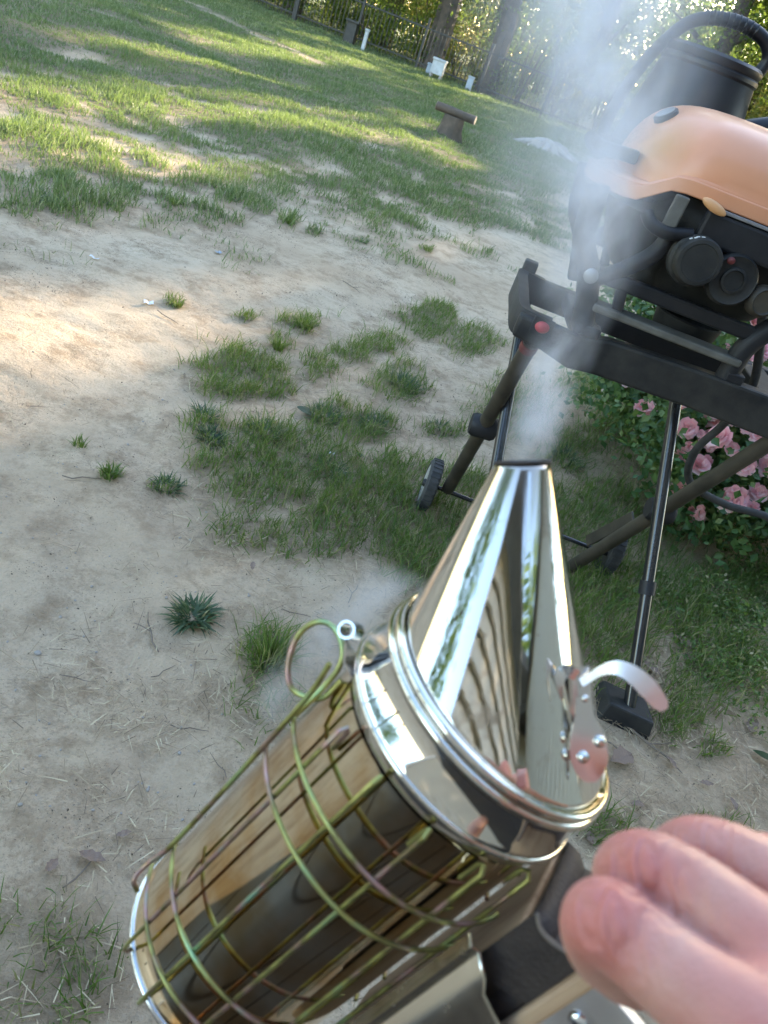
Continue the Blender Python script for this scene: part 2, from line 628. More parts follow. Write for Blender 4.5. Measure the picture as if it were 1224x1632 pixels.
# ------------------------------------------------------------------ where grass grows (photo pixels -> ground ellipses)
# px, py, half width, half height, density, blade length (m)
PATCH = [
    (400, 585, 78, 28, 1, .050), (395, 620, 70, 22, 1, .05), (500, 592, 42, 24, .8, .045), (482, 517, 32, 15, 1, .045), (690, 500, 45, 18, 1, .045), (690, 522, 45, 16, 1, .045),
    (745, 545, 48, 26, .8, .05), (565, 562, 32, 20, .9, .05), (610, 548, 40, 22, .8, .05), (640, 612, 45, 36, .5, .05), (590, 680, 45, 24, .9, .045), (520, 665, 45, 25, .6, .045),
    (700, 690, 40, 13, .6, .04), (425, 715, 62, 34, .9, .055), (330, 690, 36, 30, .5, .05), (490, 745, 95, 50, .85, .055), (395, 790, 60, 46, .75, .05), (410, 845, 70, 30, .6, .04),
    (560, 795, 110, 60, .9, .055), (650, 870, 60, 50, .95, .06), (640, 770, 70, 45, .9, .055), (720, 800, 60, 60, .8, .06), (500, 850, 100, 40, .55, .045), (345, 735, 40, 25, .7, .05),
    (172, 767, 30, 9, .8, .03), (262, 780, 40, 13, .6, .035), (280, 485, 22, 9, .9, .035), (442, 550, 17, 12, .9, .045), (425, 1045, 45, 38, .85, .06), (420, 1120, 45, 40, .22, .05), (400, 1165, 40, 30, .2, .04),
    (945, 1325, 45, 25, .9, .045), (1080, 1150, 38, 38, .9, .05), (1090, 1100, 36, 36, .8, .055), (1125, 1195, 30, 22, .7, .045), (1150, 1060, 80, 70, .8, .06), (1140, 950, 110, 60, .9, .06), (1050, 920, 80, 50, .8, .055),
    (960, 690, 62, 28, .9, .045), (900, 730, 40, 24, .5, .045), (820, 640, 70, 45, .4, .05), (950, 950, 60, 55, .95, .06), (980, 1030, 70, 60, .9, .06), (1000, 850, 90, 40, .6, .055), (960, 800, 60, 30, .7, .055),
    (860, 830, 90, 60, .7, .055), (930, 610, 40, 24, .7, .045), (1010, 640, 60, 40, .75, .05), (1090, 620, 80, 40, .7, .05), (1020, 720, 80, 40, .3, .04),
    (860, 1480, 55, 55, .35, .035), (870, 1420, 40, 30, .35, .035), (1150, 1330, 60, 25, .25, .03), (1120, 1310, 18, 12, .8, .03), (100, 1540, 130, 80, .6, .035), (20, 1470, 40, 40, .35, .03), (30, 1600, 80, 60, .55, .03), (110, 1440, 60, 30, .15, .03),
    (95, 277, 26, 10, 1, .045), (72, 318, 44, 12, .5, .05), (275, 325, 18, 6, .8, .04), (575, 385, 20, 8, .6, .04), (502, 371, 15, 7, .8, .035), (460, 356, 18, 8, .9, .04), (682, 394, 14, 5, .7, .035), (372, 316, 26, 9, .8, .045),
    (395, 505, 24, 8, .6, .03), (420, 330, 25, 9, .8, .04), (640, 345, 40, 8, .7, .04), (700, 335, 60, 10, .8, .04), (780, 350, 40, 10, .8, .04), (570, 330, 40, 10, .7, .04), (170, 325, 16, 8, .5, .04), (60, 240, 40, 8, .8, .05), (15, 215, 40, 14, 1, .05),
]
_P = []
for (px, py, rx, ry, dn, ln) in PATCH:
    c0 = g2(px, py)
    ax = (g2(px + rx, py) - g2(px - rx, py)) / 2
    ay = (g2(px, py + ry) - g2(px, py - ry)) / 2
    A = np.linalg.inv(np.stack([ax, ay], 1))
    _P.append((c0, A, dn, ln, max(np.linalg.norm(ax), np.linalg.norm(ay))))
EDGE_X = np.array([-40, -8, -4, -2.14, -1.21, -.4, .05, .55, 1.2, 3, 8, 40.])
EDGE_Y = np.array([3.0, 2.8, 2.7, 3.1, 3.9, 4.8, 5.7, 5.6, 5.4, 5.0, 4.6, 4.])
BARE = [(g2(290, 2), g2(500, 98), .30), (g2(285, 150), g2(330, 165), .14), (g2(310, 210), g2(345, 228), .12), (g2(20, 90), g2(110, 118), .10), (g2(180, 170), g2(240, 200), .07), (g2(940, 310), g2(900, 330), .3)]


def segdist(x, y, a, b):
    d = b - a
    t = np.clip(((x - a[0]) * d[0] + (y - a[1]) * d[1]) / (d @ d), 0, 1)
    return np.hypot(x - a[0] - t * d[0], y - a[1] - t * d[1])


def grass_density(x, y):
    """returns density 0..1 and blade length"""
    n1 = fbm(x * 2.2, y * 2.2, 3)
    n2 = fbm(x * 9, y * 9, 11)
    e = y - np.interp(x, EDGE_X, EDGE_Y)
    lawn = np.clip((e + .4 + (n1 - .5) * 6.0) / 2.2, 0, 1)
    lawn = lawn * np.clip((n2 - .42 + np.clip(e * .06, 0, .3)) * 6, 0.05, 1) * np.clip((n1 - .30 + np.clip(e * .03, 0, .2)) * 6, .10, 1)
    for a, b, w in BARE:
        lawn = lawn * np.clip((segdist(x, y, a, b) + (n2 - .5) * w * 1.5 - w * .5) / (w * .6), 0.04, 1)
    dens, ln = lawn, np.full_like(x, .036) + 0.03 * np.clip(n1 - .4, 0, 1)
    for c0, A, dn, L, rmax in _P:
        near = (np.abs(x - c0[0]) < rmax * 1.9) & (np.abs(y - c0[1]) < rmax * 1.9)
        if not near.any():
            continue
        q0 = A[0, 0] * (x[near] - c0[0]) + A[0, 1] * (y[near] - c0[1])
        q1 = A[1, 0] * (x[near] - c0[0]) + A[1, 1] * (y[near] - c0[1])
        rr = np.sqrt(q0 ** 2 + q1 ** 2) + (n2[near] - .5) * 1.5
        v = dn * (np.clip((1.16 - rr) / .45, 0, 1) * .92 + .10 * np.clip((1.65 - rr) / .6, 0, 1)) * np.clip((fbm(x[near] * 30, y[near] * 30, 5, 2) - .2) * 3, .15, 1)
        sub = dens[near]
        l2 = ln[near]
        l2 = np.where(v > sub, L, l2)
        ln[near] = l2
        dens[near] = np.maximum(sub, v)
    return dens, ln


def hgt(x, y):
    x = np.asarray(x, float)
    y = np.asarray(y, float)
    far = np.clip((y - 3) / 4, 0, 1)
    cart = np.clip(np.hypot((x - .4) / .6, (y - 1.55) / .6) - .6, 0, 1)
    h = (fbm(x * .6, y * .6, 21, 3) - .5) * (.05 + .10 * far) + (fbm(x * 3.5, y * 3.5, 22, 3) - .5) * .035 + (fbm(x * 16, y * 16, 23, 4) - .5) * .017
    return h * cart * np.clip(60 / (np.hypot(x, y) + 1), 0, 1)


# ------------------------------------------------------------------ ground sheet
def axis_grid(lo, hi, near, step0, growth):
    pos = [0.0]
    s = step0
    while pos[-1] < hi:
        if pos[-1] > near:
            s *= growth
        pos.append(pos[-1] + s)
    neg = [0.0]
    s = step0
    while neg[-1] > lo:
        if neg[-1] < -near:
            s *= growth
        neg.append(neg[-1] - s)
    return np.array(neg[::-1][:-1] + pos)


gx = axis_grid(-500, 500, 2.0, .022, 1.045)
gy = axis_grid(-500, 600, 3.2, .022, 1.035)
GX, GY = np.meshgrid(gx, gy)
fx, fy = GX.ravel(), GY.ravel()
gd, _ = grass_density(fx, fy)
V = np.stack([fx, fy, hgt(fx, fy) + .010 * gd], 1)
nx, ny = len(gx), len(gy)
ii = (np.arange(ny - 1)[:, None] * nx + np.arange(nx - 1)[None]).ravel()
me = np_mesh('ground', V, np.stack([ii, ii + 1, ii + nx + 1, ii + nx], 1), True)
att = me.attributes.new('turf', 'FLOAT', 'POINT')
att.data.foreach_set('value', gd.astype(np.float32))


def ground_mat():
    k = NT('sandy_ground')
    co = k.coord()
    big = k.noise(co, 1.3, 5, 0.6)
    mid = k.noise(co, 9, 6, 0.65)
    fine = k.noise(co, 140, 5, 0.7)
    c = k.ramp(big, [(0.30, (0.48, 0.345, 0.225)), (0.5, (0.60, 0.455, 0.31)), (0.7, (0.66, 0.53, 0.38))])
    c = k.mix(k.math('MULTIPLY', k.math('SUBTRACT', mid, 0.50, clamp=True), 2.6, clamp=True), c, (0.29, 0.195, 0.115))
    # dark organic crumbs
    patchy = k.math('MULTIPLY', k.math('SUBTRACT', k.noise(co, 4.5, 5, 0.6), 0.40, clamp=True), 4.0, clamp=True)
    for sc_, th, cc_ in ((70, .535, (0.20, 0.14, 0.085)), (190, .53, (0.17, 0.115, 0.07)), (26, .50, (0.30, 0.205, 0.125)), (11, .52, (0.33, 0.235, 0.145))):
        cr = k.noise(co, sc_, 6, 0.75)
        f_ = k.math('MULTIPLY', k.math('MULTIPLY', k.math('SUBTRACT', cr, th, clamp=True), 9.0, clamp=True), k.math('ADD', k.math('MULTIPLY', patchy, .55), .12))
        c = k.mix(f_, c, cc_)
    c = k.mix(k.math('MULTIPLY', k.math('SUBTRACT', fine, 0.52, clamp=True), 2.2, clamp=True), c, (0.52, 0.44, 0.34))
    turf = k.n('ShaderNodeAttribute', attribute_name='turf').outputs['Fac']
    soil = k.ramp(mid, [(0.35, (0.13, 0.10, 0.055)), (0.65, (0.22, 0.16, 0.10))])
    tf = k.math('MULTIPLY', k.math('POWER', turf, 0.6), 0.8, clamp=True)
    c = k.mix(tf, c, soil)
    # far lawn, beyond the blades
    sep = k.n('ShaderNodeSeparateXYZ')
    k.l(co, sep.inputs[0])
    mr = k.n('ShaderNodeMapRange')
    mr.inputs[1].default_value = 8
    mr.inputs[2].default_value = 22
    k.l(sep.outputs[1], mr.inputs[0])
    green = k.ramp(k.noise(co, 5, 5), [(0.3, (0.08, 0.11, 0.035)), (0.7, (0.14, 0.16, 0.05))])
    c = k.mix(k.math('MULTIPLY', k.math('MULTIPLY', mr.outputs[0], turf), 0.9), c, green)
    k.set(Base_Color=c, Roughness=0.95)
    k.b.inputs['Specular IOR Level'].default_value = 0.15
    h = k.math('ADD', k.math('MULTIPLY', k.noise(co, 30, 8, 0.72), 1.0), k.math('MULTIPLY', fine, 0.45))
    k.bump(h, 0.9, 0.016)
    return k.m


ground = link('ground', me, ground_mat())
ground['kind'] = 'structure'


# ------------------------------------------------------------------ blades, leaves
def blade_mesh(name, P, L, W, az, lean, curl=0.35, face=None):
    """two-segment tapered blades; P (n,3), L, W, az, lean arrays"""
    n = len(P)
    dx, dy = np.cos(az), np.sin(az)
    fa = az + np.pi / 2 if face is None else face
    sx, sy = np.cos(fa) * W / 2, np.sin(fa) * W / 2
    z0 = np.zeros(n)
    s1, c1 = np.sin(lean), np.cos(lean)
    l2 = lean + curl
    s2, c2 = np.sin(l2), np.cos(l2)
    side = np.stack([sx, sy, z0], 1)
    m = P + np.stack([dx * s1, dy * s1, c1], 1) * (L * .55)[:, None]
    t = m + np.stack([dx * s2, dy * s2, c2], 1) * (L * .45)[:, None]
    V = np.stack([P - side, P + side, m + side * .8, m - side * .8, t], 1).reshape(-1, 3)
    b = np.arange(n)[:, None] * 5
    return np_mesh(name, V, [np.concatenate([b, b + 1, b + 2, b + 3], 1), np.concatenate([b + 3, b + 2, b + 4], 1)])


def leaf_quads(C, N, size, asp=.55):
    """rhombus leaves at C with unit normals N"""
    n = len(C)
    r = rng.normal(size=(n, 3))
    t = np.cross(N, r)
    t /= np.linalg.norm(t, axis=1)[:, None] + 1e-9
    b = np.cross(N, t)
    s = size[:, None]
    V = np.stack([C - t * s * .5, C + b * s * asp * .5 + N * s * .06, C + t * s * .5, C - b * s * asp * .5 + N * s * .06], 1).reshape(-1, 3)
    i = np.arange(n)[:, None] * 4
    return V, np.concatenate([i, i + 1, i + 2, i + 3], 1)


def sample_ground(n, y0, y1, power, tanw=0.85, margin=0.6):
    """points in the wedge in front of the camera, thinning with distance"""
    u = rng.random(n)
    k = 2 - power
    if abs(k) < 1e-6:
        y = y0 * (y1 / y0) ** u
    else:
        y = (y0 ** k + u * (y1 ** k - y0 ** k)) ** (1 / k)
    w = y * tanw + margin
    x = (rng.random(n) * 2 - 1) * w
    return x, y


# far lawn
def make_lawn():
    x, y = sample_ground(950000, 2.6, 32, 1.75, .95, .9)
    d, ln = grass_density(x, y)
    e = y - np.interp(x, EDGE_X, EDGE_Y)
    k = (rng.random(len(x)) < d * .95) & (e > -1.2) & (x > -.75 * y - .9)
    x, y, ln = x[k], y[k], ln[k]
    dist = np.hypot(x, y)
    n = len(x)
    tu = fbm(x * 3.0, y * 3.0, 61, 3)
    L = ln * rng.uniform(.45, 1.2, n) * (1 + .02 * dist) * (.45 + 1.3 * np.clip((tu - .3) * 2, 0, 1))
    W = .0024 * (1 + .17 * dist) * rng.uniform(.7, 1.3, n)
    P = np.stack([x, y, hgt(x, y) + .006], 1)
    return blade_mesh('lawn_grass', P, L, W, rng.uniform(0, 6.283, n), np.abs(rng.normal(.35, .28, n)), face=rng.normal(0, .7, n)), n


me, nl = make_lawn()
o = link('lawn_grass', me, M['lawn'])
tag(o, 'worn green lawn grass spreading from the sand to the far fence', 'grass', kind='stuff')


def make_near():
    x = rng.uniform(-2.4, 3.0, 1100000)
    y = rng.uniform(.3, 4.6, 1100000)
    d, ln = grass_density(x, y)
    e = y - np.interp(x, EDGE_X, EDGE_Y)
    dist = np.hypot(x, y)
    vis = (x > -.9 * y - .3) & (x < .72 * y + .25) & (dist > .25)
    k = (rng.random(len(x)) < d * .62 * np.clip(2.2 / dist, .45, 1.25)) & (e < -1.0) & vis
    x, y, ln = x[k], y[k], ln[k]
    n = len(x)
    dist = dist[k]
    L = ln * rng.uniform(.3, 1.4, n)
    W = .0018 * (1 + .12 * dist) * rng.uniform(.6, 1.4, n)
    P = np.stack([x, y, hgt(x, y) + .004], 1)
    return blade_mesh('patch_grass', P, L, W, rng.uniform(0, 6.283, n), np.abs(rng.normal(.5, .32, n)), curl=.5, face=rng.uniform(0, 6.283, n)), n


me, nn = make_near()
o = link('patch_grass', me, M['grass'])
tag(o, 'short green grass in ragged patches between bare sand and grill', 'grass', kind='stuff')
print('blades', nl, nn)


# dry straw lying about
def make_straw():
    x = rng.uniform(-2.3, 2.4, 700000)
    y = rng.uniform(.35, 4.2, 700000)
    d, _ = grass_density(x, y)
    n1 = fbm(x * 3.2, y * 3.2, 41)
    n2 = fbm(x * 11, y * 11, 42)
    right = np.clip((x + .15 * y - .0) * 1.6 + .1, 0, 1) * np.clip(2.4 - y, 0, 1)
    around = np.clip(fbm(x * 1.4, y * 1.4, 44) * 2 - .75, 0, 1)
    p = np.clip((n1 - .54) * 3.0, 0.0, 1) * np.clip((n2 - .46) * 6, 0.0, 1) * .35 + np.clip(d + .15 * np.clip(n1 - .45, 0, 1), 0, 1) * .28 * (y < 2.8) + right * .5 * np.clip((n2 - .3) * 4, .1, 1) + .0012
    bl = np.clip(1 - np.hypot(x + .18, y - .75) / .35, 0, 1) * .3 * np.clip((n2 - .4) * 5, 0, 1)
    soft = 0
    for q in range(6):
        a_ = q * 1.047
        soft = soft + grass_density(x + .10 * np.cos(a_), y + .10 * np.sin(a_))[0] / 6
    p = p * (.25 + around) + bl + np.clip(soft * 2.2, 0, 1) * (y < 3) * .26 * np.clip((n2 - .34) * 4, .03, 1)
    vis = (x > -.9 * y - .3) & (x < .72 * y + .25)
    k = (rng.random(len(x)) < p) & vis
    x, y = x[k], y[k]
    n = len(x)
    L = rng.uniform(.005, .036, n) * np.clip(rng.normal(1, .55, n), .3, 2.6)
    W = rng.uniform(.0007, .0016, n) * (1 + .22 * np.hypot(x, y))
    P = np.stack([x, y, hgt(x, y) + rng.uniform(.004, .012, n)], 1)
    return blade_mesh('straw', P, L, W, rng.uniform(0, 6.283, n), rng.normal(1.53, .09, n), curl=.06), n


me, ns = make_straw()
o = link('straw', me, M['straw'])
tag(o, 'dry straw and pine needles scattered over the sandy ground', 'straw', kind='stuff')


def crumbs():
    n = 260000
    x, y = rng.uniform(-2.2, 2.0, n), rng.uniform(.35, 4.0, n)
    p = np.clip((fbm(x * 4, y * 4, 71) - .42) * 4, .06, 1) * np.clip((fbm(x * 17, y * 17, 72) - .4) * 5, .05, 1)
    k = (rng.random(n) < p) & (x > -.9 * y - .3) & (x < .72 * y + .25)
    x, y = x[k], y[k]
    n = len(x)
    sz = rng.uniform(.0012, .0016, n) * rng.choice([.8, 1.2, 1.8, 2.8], n, p=[.5, .3, .16, .04]) * (1 + .25 * y)
    C = np.stack([x, y, hgt(x, y) + .003 + sz * .2], 1)
    N = rng.normal(size=(n, 3)) * .5 + np.array([0, 0, 1])
    N /= np.linalg.norm(N, axis=1)[:, None]
    v, f = leaf_quads(C, N, sz, .7)
    o = link('soil_crumbs', np_mesh('soil_crumbs', v, f), M['crumb'])
    tag(o, 'dark crumbs of bark and dried soil strewn over the sand', 'debris', kind='stuff')


crumbs()


# isolated clumps: broad-bladed dark tufts and finer bright ones
def clump(px, py, w, nb, L, mat, label, group, broad=False, flat=.85):
    c = atz(px, py)
    r = abs((g2(px + w, py) - g2(px - w, py))[0]) / 2 + .01
    a = rng.uniform(0, 6.283, nb)
    q = np.sqrt(rng.random(nb)) * r * .55
    x, y = c.x + q * np.cos(a), c.y + q * np.sin(a)
    z0 = float(hgt(np.array([c.x]), np.array([c.y]))[0])
    P = np.stack([x - c.x, y - c.y, hgt(x, y) - z0 + .003], 1)
    az = a + rng.normal(0, .6, nb)
    lean = np.clip(rng.normal(flat, .3, nb), .05, 1.45)
    LL = L * rng.uniform(.5, 1.2, nb)
    W = (rng.uniform(.0026, .005, nb) if broad else rng.uniform(.002, .0032, nb)) * (1 + .1 * c.y)
    ob = link('grass_clump', blade_mesh('grass_clump', P, LL, W, az, lean, curl=.35), M[mat], loc=(c.x, c.y, z0))
    return tag(ob, label, 'grass clump', group)


BROAD = 'dark broad-bladed weed tuft growing flat on the bare sand'
for (px, py, w, nb, L) in [(72, 325, 40, 120, .07), (372, 318, 20, 60, .05), (575, 388, 16, 50, .05), (170, 327, 14, 40, .04), (505, 372, 11, 40, .05), (900, 738, 34, 150, .07),
                           (640, 618, 42, 220, .07), (515, 668, 40, 170, .06), (325, 668, 26, 90, .05), (335, 708, 32, 150, .055), (590, 685, 36, 140, .05), (700, 690, 32, 80, .04), (265, 782, 34, 130, .035),
                           (420, 700, 45, 170, .055), (520, 760, 40, 110, .055), (950, 600, 36, 120, .05)]:
    clump(px, py, w, nb, L * .85, 'weed', BROAD, 'broad-bladed weed tufts', flat=1.05)
clump(305, 990, 36, 170, .044, 'weed', 'single dark spiky weed tuft alone on pale sand in front of the smoker', None, True, 1.1)
FINE = 'small bright green grass tuft standing alone on the sand'
for (px, py, w, nb, L) in [(482, 525, 26, 170, .05), (442, 560, 13, 90, .05), (95, 285, 22, 160, .055), (280, 490, 16, 80, .035), (172, 770, 24, 120, .03), (125, 718, 14, 40, .025), (275, 328, 15, 80, .04), (460, 360, 14, 90, .045), (682, 397, 12, 60, .035), (395, 508, 18, 60, .03)]:
    clump(px, py, w, nb, L, 'grass', FINE, 'small grass tufts on sand', flat=.45)
clump(425, 1070, 34, 150, .085, 'grass', 'tall thin grass tuft beside the wire hook of the smoker', None, flat=.35)


# broad-leaved weeds in the grass beside the grill foot
def weeds():
    Vs, Fs, off = [], [], 0
    for (px, py, r, n, h) in [(1120, 1060, .09, 500, .05), (1180, 1010, .12, 900, .08), (1200, 1090, .08, 500, .07), (1150, 960, .12, 700, .07), (1060, 950, .10, 400, .05), (1210, 1150, .08, 300, .05), (1080, 1000, .08, 260, .04), (1215, 930, .12, 700, .09), (1190, 880, .14, 700, .08), (990, 960, .08, 250, .045)]:
        c = atz(px, py)
        a = rng.uniform(0, 6.283, n)
        q = np.sqrt(rng.random(n)) * r
        x, y = c.x + q * np.cos(a), c.y + q * np.sin(a)
        C = np.stack([x, y, hgt(x, y) + .006 + rng.random(n) * h * (1 - q / r * .5)], 1)
        N = rng.normal(size=(n, 3)) * .55 + np.array([0, 0, 1])
        N /= np.linalg.norm(N, axis=1)[:, None]
        v, f = leaf_quads(C, N, rng.uniform(.006, .016, n))
        Vs.append(v)
        Fs.append(f + off)
        off += len(v)
    o = link('clover_weeds', np_mesh('clover_weeds', np.concatenate(Vs), np.concatenate(Fs)), M['grass'])
    tag(o, 'low leafy clover and weeds growing thickly beside the grill stand foot', 'weeds', kind='stuff')


weeds()


def on_ground(px, py, dz=0.0):
    p = atz(px, py)
    return Vector((p.x, p.y, float(hgt(np.array([p.x]), np.array([p.y]))[0]) + dz))


# ------------------------------------------------------------------ dead leaves, twigs, pebbles, litter
def dead_leaf_mesh(seed):
    r = random.Random(seed)
    n = 7
    vs, fs = [], []
    for i in range(n + 1):
        t = i / n
        w = .42 * math.sin(math.pi * min(1, t * .96 + .02)) ** .8 * (1 + .35 * (i % 2))
        z = .12 * math.sin(t * 3.3 + seed) + .05 * r.uniform(-1, 1)
        vs += [(t - .5, -w * .5, z + .12 * w + r.uniform(0, .06)), (t - .5, 0, z), (t - .5, w * .5, z + .16 * w + r.uniform(0, .06))]
    for i in range(n):
        for k in (0, 1):
            a = i * 3 + k
            fs.append((a, a + 1, a + 4, a + 3))
    me = bpy.data.meshes.new('dead_leaf')
    me.from_pydata(vs, [], fs)
    me.update()
    me.materials.append(M['dead_leaf'])
    return me


DL = [dead_leaf_mesh(s) for s in range(4)]
for i, (px, py, s, lab) in enumerate([
        (985, 1215, .075, 'wide flat brown dead leaf lying below the grill stand foot'), (1085, 1028, .05, 'curled brown dead leaf beside the black grill stand leg'), (145, 1375, .035, None), (195, 1338, .02, None),
        (668, 805, .05, 'crumpled pinkish dead leaf under the small grill stand wheel'), (1065, 1222, .03, None), (1035, 1070, .045, None), (935, 1345, .03, None), (400, 912, .022, None), (1010, 1290, .03, None), (1120, 1255, .028, None), (1195, 1160, .05, None), (1160, 1290, .03, None), (650, 905, .03, None), (80, 1395, .025, None)]):
    o = link('dead_leaf', DL[i % 4], loc=on_ground(px, py, .012))
    o.scale = (s, s, s * .7)
    o.rotation_euler = (random.uniform(-.25, .25), random.uniform(-.25, .25), random.uniform(0, 6))
    tag(o, lab or 'small brown dead leaf fragment on the sandy ground', 'dead leaf', None if lab else 'dead leaf fragments')


def twig_mesh(seed):
    r = random.Random(seed)
    m = MB()
    pts = [Vector((t - .5, r.uniform(-.05, .05), .02 + r.uniform(0, .02))) for t in (0, .25, .5, .75, 1)]
    m.tube(pts, [.014, .018, .016, .013, .006], 6)
    if seed % 2:
        m.tube([pts[2], pts[2] + Vector((.14, .16, .03)), pts[2] + Vector((.2, .27, .04))], [.011, .008, .004], 6)
    me = m.mesh('twig')
    me.materials.append(M['twig'])
    return me


TW = [twig_mesh(s) for s in range(4)]
for i, (px, py, s, rz) in enumerate([(455, 870, .06, 2.4), (240, 1010, .10, 2.2), (130, 772, .08, .6), (530, 1010, .09, 2.8), (265, 515, .10, -.4), (1030, 1190, .16, -.5), (300, 1170, .06, .3), (120, 1085, .05, .2), (135, 1390, .07, 1.3),
                                      (380, 870, .03, .2), (260, 1075, .05, 1.1), (60, 650, .05, .7), (470, 985, .06, .2), (940, 1240, .09, 1.2), (345, 1230, .05, 2.5), (560, 950, .07, 1.5), (120, 300, .13, -.1), (560, 460, .12, -.6), (970, 1190, .1, -.4)]):
    o = link('twig', TW[i % 4], loc=on_ground(px, py, .004))
    o.scale = (s, s, s)
    o.rotation_euler = (0, 0, rz)
    tag(o, 'thin dry brown twig lying on the sandy ground', 'twig', 'twigs on the ground')


def pebble_mesh(seed):
    r = random.Random(seed)
    bm = bmesh.new()
    bmesh.ops.create_icosphere(bm, subdivisions=2, radius=.5)
    for v in bm.verts:
        v.co *= 1 + r.uniform(-.12, .12)
        v.co.z *= .6
        v.co.y *= .8
    me = bpy.data.meshes.new('pebble')
    bm.to_mesh(me)
    bm.free()
    me.polygons.foreach_set('use_smooth', [True] * len(me.polygons))
    me.materials.append(M['pebble'])
    return me


PB = [pebble_mesh(s) for s in range(3)]
for i in range(120):
    if i == 0:
        px, py, s = 60, 1043, .012
    else:
        px, py, s = random.uniform(0, 430), random.uniform(560, 1350), random.choice((.003, .004, .004, .005, .007))
    o = link('pebble', PB[i % 3], loc=on_ground(px, py, s * .15))
    o.scale = (s, s, s)
    o.rotation_euler = (0, 0, random.uniform(0, 6))
    tag(o, 'pale rounded pebble, largest stone on the bare sand' if i == 0 else 'tiny pale pebble on the bare sand', 'pebble', None if i == 0 else 'tiny pebbles on the sand')


def litter(px, py, sx, sy, rz, lab, name='paper_scrap', mat='white_litter'):
    m = MB()
    A = [(-.5 + t * .25, -.5, .1 + .15 * math.sin(t * 2.1)) for t in range(5)]
    B = [(-.5 + t * .25, .5, .12 + .2 * math.sin(t * 1.7 + 1)) for t in range(5)]
    m.sheet(A, B, .03)
    o = m.build(name, mat)
    o.location = on_ground(px, py, .004)
    o.scale = (sx, sy, .02)
    o.rotation_euler = (0, 0, rz)
    tag(o, lab, 'litter')


litter(150, 415, .035, .009, -.1, 'thin white strip of litter on the bare sand', 'paper_strip')
litter(236, 487, .030, .024, .5, 'crumpled white scrap of litter on the sand near the sunlit patch')
litter(348, 402, .024, .02, .9, 'pale bluish scrap of litter on the sand below the lawn edge', mat='grey_blue')
litter(527, 727, .014, .011, .3, 'small whitish scrap of litter in the grass patch')


def broad_leaf(px, py, s, rz, lab):
    m = MB()
    n = 6
    A, B = [], []
    for i in range(n + 1):
        t = i / n
        w = .30 * math.sin(math.pi * (t * .94 + .03)) ** .8
        A.append((t - .5, -w, .10 * math.sin(t * 3) + .08))
        B.append((t - .5, w, .10 * math.sin(t * 3) + .12))
    m.sheet(A, B, .012)
    o = m.build('broad_leaf', 'weed')
    o.location = on_ground(px, py, .012)
    o.scale = (s, s, s * .6)
    o.rotation_euler = (.1, .2, rz)
    tag(o, lab, 'leaf')


broad_leaf(485, 662, .055, .2, 'flat broad green leaf beside the dark weed tuft')
broad_leaf(570, 735, .04, 1.9, 'pale green broad leaf lying in the grass patch')
broad_leaf(1212, 1215, .05, 2.6, 'dusty green broad leaf on the bare soil beyond the hand')


# ------------------------------------------------------------------ trees beyond the fence
SUNLIT = [(g2(-150, 536), g2(130, 528), .10), (g2(130, 528), g2(300, 505), .05), (g2(-60, 118), g2(600, 205), .40), (g2(-60, 205), g2(300, 255), .30), (g2(100, 60), g2(450, 135), .25), (g2(330, 68), g2(560, 96), .55), (g2(590, 97), g2(930, 213), .9), (g2(640, 190), g2(700, 250), .3)]  # ground strips lit by gaps cut into the crowns along the sun rays
TANEL = math.tan(SUN_EL)
SDX, SDY = math.sin(SUN_AZ), math.cos(SUN_AZ)


def keep_sunlit(C, pad=.05):
    """drop the leaves that would shade the SUNLIT strips: canopy gaps shaped for the light"""
    s = C[:, 2] / TANEL
    x, y = C[:, 0] - SDX * s, C[:, 1] - SDY * s
    keep = np.ones(len(C), bool)
    for a, b, w in SUNLIT:
        keep &= (segdist(x, y, a, b) > w * rng.uniform(.75, 1.2, len(C)) + pad)
    return keep


TREE_LABEL = {'leaf': ('tall leafy green tree standing just behind the black fence', 'leafy green tree deeper in the wood, behind the fence trees'), 'leaf_warm': ('tree with thin yellowish foliage just behind the black fence', 'yellowish tree deeper in the wood, behind the fence trees')}


